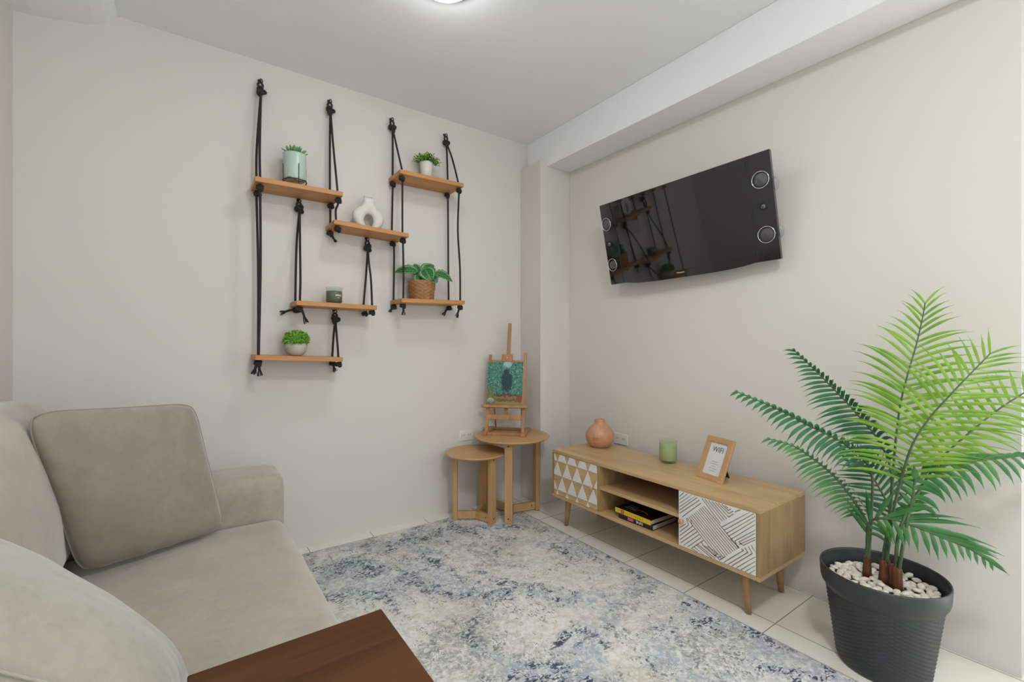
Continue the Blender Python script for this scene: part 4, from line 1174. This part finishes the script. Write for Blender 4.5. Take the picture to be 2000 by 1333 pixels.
# ================================================================ POTTED PALM
PX, PY = 2.105, .583
palm = thing('potted_palm', 'tall artificial palm with green fronds in a round charcoal pot', 'plant', (PX, PY, 0))
po = palm.location.copy()
bm = bmesh.new()
rows = 34
prof = [(.128, .0005), (.136, .003), (.139, .012)] + [(.140 + .033 * (i / (rows * 2 - 1)), .016 + .250 * i / (rows * 2 - 1)) for i in range(rows * 2)]
def potw(r, a, z, i):
    if i < 3: return r
    row = (i - 3) // 2
    return r + .0011 * math.sin(26 * a + (PI if row % 2 else 0)) + (.0009 if i % 2 else -.0009)
lathe(bm, prof, 208, fn=potw, cap1=False)
pot = obj('pot', bm, M['charcoal'], palm, label='charcoal woven-look resin pot')
bm = bmesh.new(); lathe(bm, [(.172, .262), (.176, .272), (.186, .285), (.190, .300), (.1925, .346), (.191, .351), (.187, .351), (.1855, .345), (.180, .290), (.176, .272)], 96, cap0=False, cap1=False)
obj('rim', bm, M['charcoal'], pot)
bm = bmesh.new(); lathe(bm, [(.1705, .266), (.1715, .291), (.02, .294)], 64); obj('soil', bm, M['soil'], palm)

clusters = [(2.129, .636), (2.128, .581), (2.104, .538), (2.118, .556)]
for i, (x, y) in enumerate(clusters):
    bm = bmesh.new(); rr = (.0125, .0165, .0145, .009)[i]
    def hk(r, a, z, k): return r * (1 + .10 * math.sin(5 * a + z * 40) + .06 * math.sin(11 * a))
    lathe(bm, [(rr * 1.15, .290), (rr * 1.05, .33), (rr, .360), (rr * .9, .378 + (.01 if i == 1 else 0)), (rr * .5, .382)], 26, Vector((x, y, 0)) - po, fn=hk)
    obj('husk', bm, M['husk'], palm, smooth=True, label='brown fibrous husk')

def frond(pts, t0, n_leaf, mat, left, right, N=(0, 0, 0), stem_r=(.0062, .0018), wid=.0085, seed=0, clip_x=2.395):
    """pts = room points from the pot to the tip; leaflets start at fraction t0.
    left/right = (length, angle, droop, lift) of the leaflets on each side"""
    rnd = random.Random(seed)
    P = spline(pts, 10); Ls = [0.0]
    for a, b in zip(P, P[1:]): Ls.append(Ls[-1] + (b - a).length)
    tot = Ls[-1]
    def at_t(t):
        s = t * tot
        for i in range(len(P) - 1):
            if Ls[i + 1] >= s or i == len(P) - 2:
                k = (s - Ls[i]) / max(1e-9, Ls[i + 1] - Ls[i]); p = P[i].lerp(P[i + 1], k)
                a, b = P[max(0, i - 1)], P[min(len(P) - 1, i + 2)]
                return p, (b - a).normalized()
    bm = bmesh.new()
    g = Vector((0, 0, -1))
    for i in range(n_leaf):
        f = i / (n_leaf - 1); t = t0 + (1 - t0) * (f ** .96) * .995
        p, Tn = at_t(t)
        nn = Vector(N) if Vector(N).length > 0 else (Vector((0, 0, CAMZ)) - p).normalized()
        nn = (nn - Tn * nn.dot(Tn)).normalized(); S = Tn.cross(nn).normalized()
        env = (.62 + .38 * math.sin(PI * min(1, f * 1.1 + .15))) * (1 - .45 * max(0, f - .7) / .3)
        for side, (L, ang, droop, lift) in ((-1, left), (1, right)):
            if L <= 0: continue
            a = R(ang * (1 - .50 * f * f) + rnd.uniform(-5, 5)); LL = L * env * rnd.uniform(.90, 1.08)
            D = (Tn * math.cos(a) + S * side * math.sin(a) + nn * lift).normalized()
            rows = []; c = p.copy(); seg = 7; d = D.copy()
            for k in range(seg + 1):
                s = k / seg
                w = wid * (1 - .45 * f * f) * (.35 + .65 * math.sin(PI * min(1, s * .9 + .12))) * (1 - .92 * max(0, s - .55) / .45) if k < seg else .0004
                wv = d.cross(nn)
                if wv.length < .15: wv = d.cross(S)
                wv.normalize(); up = wv.cross(d).normalized()
                cc = c.copy()
                if cc.x > clip_x: cc.x = clip_x - .001 * (cc.x - clip_x)
                if cc.x > clip_x - .012: cc.x -= 0
                rows.append([bm.verts.new(cc - wv * w - up * w * .35), bm.verts.new(cc + up * w * .15), bm.verts.new(cc + wv * w - up * w * .35)])
                d = (d + (g * droop + Tn * .10) * (1.0 / seg) * (.4 + 1.2 * s)).normalized()
                c = c + d * LL / seg
            for ra, rb in zip(rows, rows[1:]):
                for q in (0, 1):
                    fc = bm.faces.new((ra[q], ra[q + 1], rb[q + 1], rb[q])); fc.smooth = True
    fr = obj('palm_frond', bm, M[mat], palm, off=po, recalc=False)
    bm = bmesh.new(); rs = [stem_r[0] + (stem_r[1] - stem_r[0]) * (Ls[i] / tot) ** .9 for i in range(len(P))]
    tube(bm, P, rs, 7); obj('stem', bm, M['stem' if mat != 'frond_bright' else 'stem'], fr, smooth=True, off=po)

def A(*p): return [at(*q) for q in p]
b1, b2, b3 = Vector((2.129, .636, .36)), Vector((2.128, .581, .37)), Vector((2.104, .538, .36))
def o3(b, dx, dy): return b + Vector((dx, dy, 0))
# left-reaching dark fronds
frond([o3(b1, 0, -.004)] + A((1702, 1000, 1.745), (1703, 930, 1.73), (1685, 895, 1.71), (1640, 862, 1.70), (1580, 832, 1.70), (1515, 798, 1.71), (1440, 766, 1.73)), .36, 25, 'frond_dark', (.105, 60, 1.1, .0), (.060, 36, 1.5, .35), wid=.0096, seed=1)
frond([o3(b2, -.004, .006)] + A((1738, 1000, 1.73), (1740, 920, 1.74), (1715, 860, 1.745), (1670, 805, 1.76), (1625, 757, 1.77), (1590, 722, 1.78), (1552, 686, 1.79)), .42, 26, 'frond_dark', (.135, 58, .75, .05), (.085, 42, 1.9, .35), wid=.0082, seed=2)
frond([o3(b1, 0, .004)] + A((1694, 1060, 1.745), (1692, 1020, 1.735), (1665, 975, 1.70), (1630, 932, 1.68), (1592, 900, 1.67), (1550, 872, 1.67), (1503, 858, 1.68)), .28, 24, 'frond_mid', (.108, 56, .9, .05), (.055, 38, 1.6, .35), wid=.0084, seed=3)
# dark frond low behind the stems
frond([o3(b2, .004, .004)] + A((1737, 1040, 1.76), (1737, 995, 1.80), (1712, 945, 1.84), (1682, 902, 1.86), (1652, 868, 1.87)), .36, 17, 'frond_dark', (.135, 66, .25, .0), (.12, 58, .3, .0), wid=.0062, seed=4)
# bright upright fronds
frond([o3(b2, 0, -.002)] + A((1739, 1000, 1.70), (1747, 890, 1.69), (1757, 800, 1.68), (1772, 735, 1.67), (1788, 680, 1.665), (1800, 630, 1.66), (1807, 592, 1.655)), .50, 21, 'frond_bright', (.185, 60, .85, .05), (.215, 56, .75, .05), wid=.0068, seed=5)
frond([o3(b2, -.006, -.006)] + A((1745, 1000, 1.66), (1762, 930, 1.62), (1783, 868, 1.57), (1815, 818, 1.54), (1856, 772, 1.51), (1898, 728, 1.49), (1935, 690, 1.475)), .40, 24, 'frond_bright', (.240, 74, 1.0, .15), (.245, 52, .55, .05), wid=.0066, seed=6)
frond([o3(b3, .004, .006)] + A((1756, 1040, 1.63), (1790, 968, 1.60), (1840, 895, 1.575), (1895, 845, 1.56), (1948, 802, 1.55), (2005, 765, 1.535), (2060, 735, 1.53)), .46, 19, 'frond_bright', (.150, 75, .45, .05), (.130, 62, .9, .0), wid=.0072, seed=7)
# right-reaching dark frond
frond([o3(b3, 0, -.004)] + A((1768, 1040, 1.62), (1783, 970, 1.60), (1790, 938, 1.59), (1830, 915, 1.56), (1885, 903, 1.53), (1945, 897, 1.51), (2010, 890, 1.50), (2070, 890, 1.49)), .34, 19, 'frond_mid', (.062, 34, .8, .30), (.110, 60, 2.2, .15), wid=.0098, seed=8)
frond([o3(b3, .006, -.002)] + A((1775, 1010, 1.64), (1786, 945, 1.66), (1775, 925, 1.68), (1752, 915, 1.69), (1722, 925, 1.70)), .50, 10, 'frond_mid', (.07, 55, .9, .1), (.055, 50, 1.0, .1), wid=.0085, seed=9)
# low frond arching to the right
frond([o3(b1, .006, 0)] + A((1694, 1045, 1.73), (1702, 1018, 1.70), (1738, 1014, 1.65), (1790, 1030, 1.60), (1845, 1053, 1.56), (1895, 1074, 1.54), (1935, 1100, 1.525)), .22, 17, 'frond_mid', (.190, 26, .50, .12), (.098, 62, 1.9, .10), wid=.0085, seed=10)

# pebbles on the soil
protos = []
for k in range(7):
    bm = bmesh.new(); bmesh.ops.create_icosphere(bm, subdivisions=3, radius=1.0)
    rnd = random.Random(k + 50); a, b, c = rnd.uniform(.014, .019), rnd.uniform(.010, .0135), rnd.uniform(.0065, .009)
    for v in bm.verts:
        w = 1 + .22 * noise.noise(v.co * 1.3 + Vector((k * 3.1, 0, 0))) + .06 * noise.noise(v.co * 3 + Vector((0, k, 0)))
        v.co = Vector((v.co.x * a, v.co.y * b, v.co.z * c)) * w
    me = bpy.data.meshes.new('pebble'); bm.to_mesh(me); bm.free(); me.materials.append(M['pebble'])
    me.polygons.foreach_set('use_smooth', [True] * len(me.polygons)); protos.append(me)
rnd = random.Random(99); spots = []; tries = 0
def too_near(x, y, z, d):
    return any((x - a) ** 2 + (y - b) ** 2 + ((z - c) * 1.6) ** 2 < d * d for a, b, c in spots)
for layer, (z, want, dmin) in enumerate(((.3015, 118, .0225), (.3125, 78, .0265))):
    cnt = 0; tries = 0
    while cnt < want and tries < 9000:
        tries += 1
        rr = .158 * math.sqrt(rnd.random()); a = rnd.uniform(0, 2 * PI); x, y = PX + rr * math.cos(a), PY + rr * math.sin(a)
        if any((x - cx) ** 2 + (y - cy) ** 2 < .028 ** 2 for cx, cy in clusters[:3]): continue
        if too_near(x, y, z, dmin): continue
        spots.append((x, y, z + rnd.uniform(-.001, .002))); cnt += 1
for k, (x, y, z) in enumerate(spots):
    o = bpy.data.objects.new('pebble', protos[k % 7]); COL.objects.link(o)
    o.location = (x, y, z); o.rotation_euler = (rnd.uniform(-.3, .3), rnd.uniform(-.3, .3), rnd.uniform(0, 2 * PI))
    tag(o, 'smooth off-white pebble lying in the palm pot', 'pebble', 'white pebbles in the palm pot')
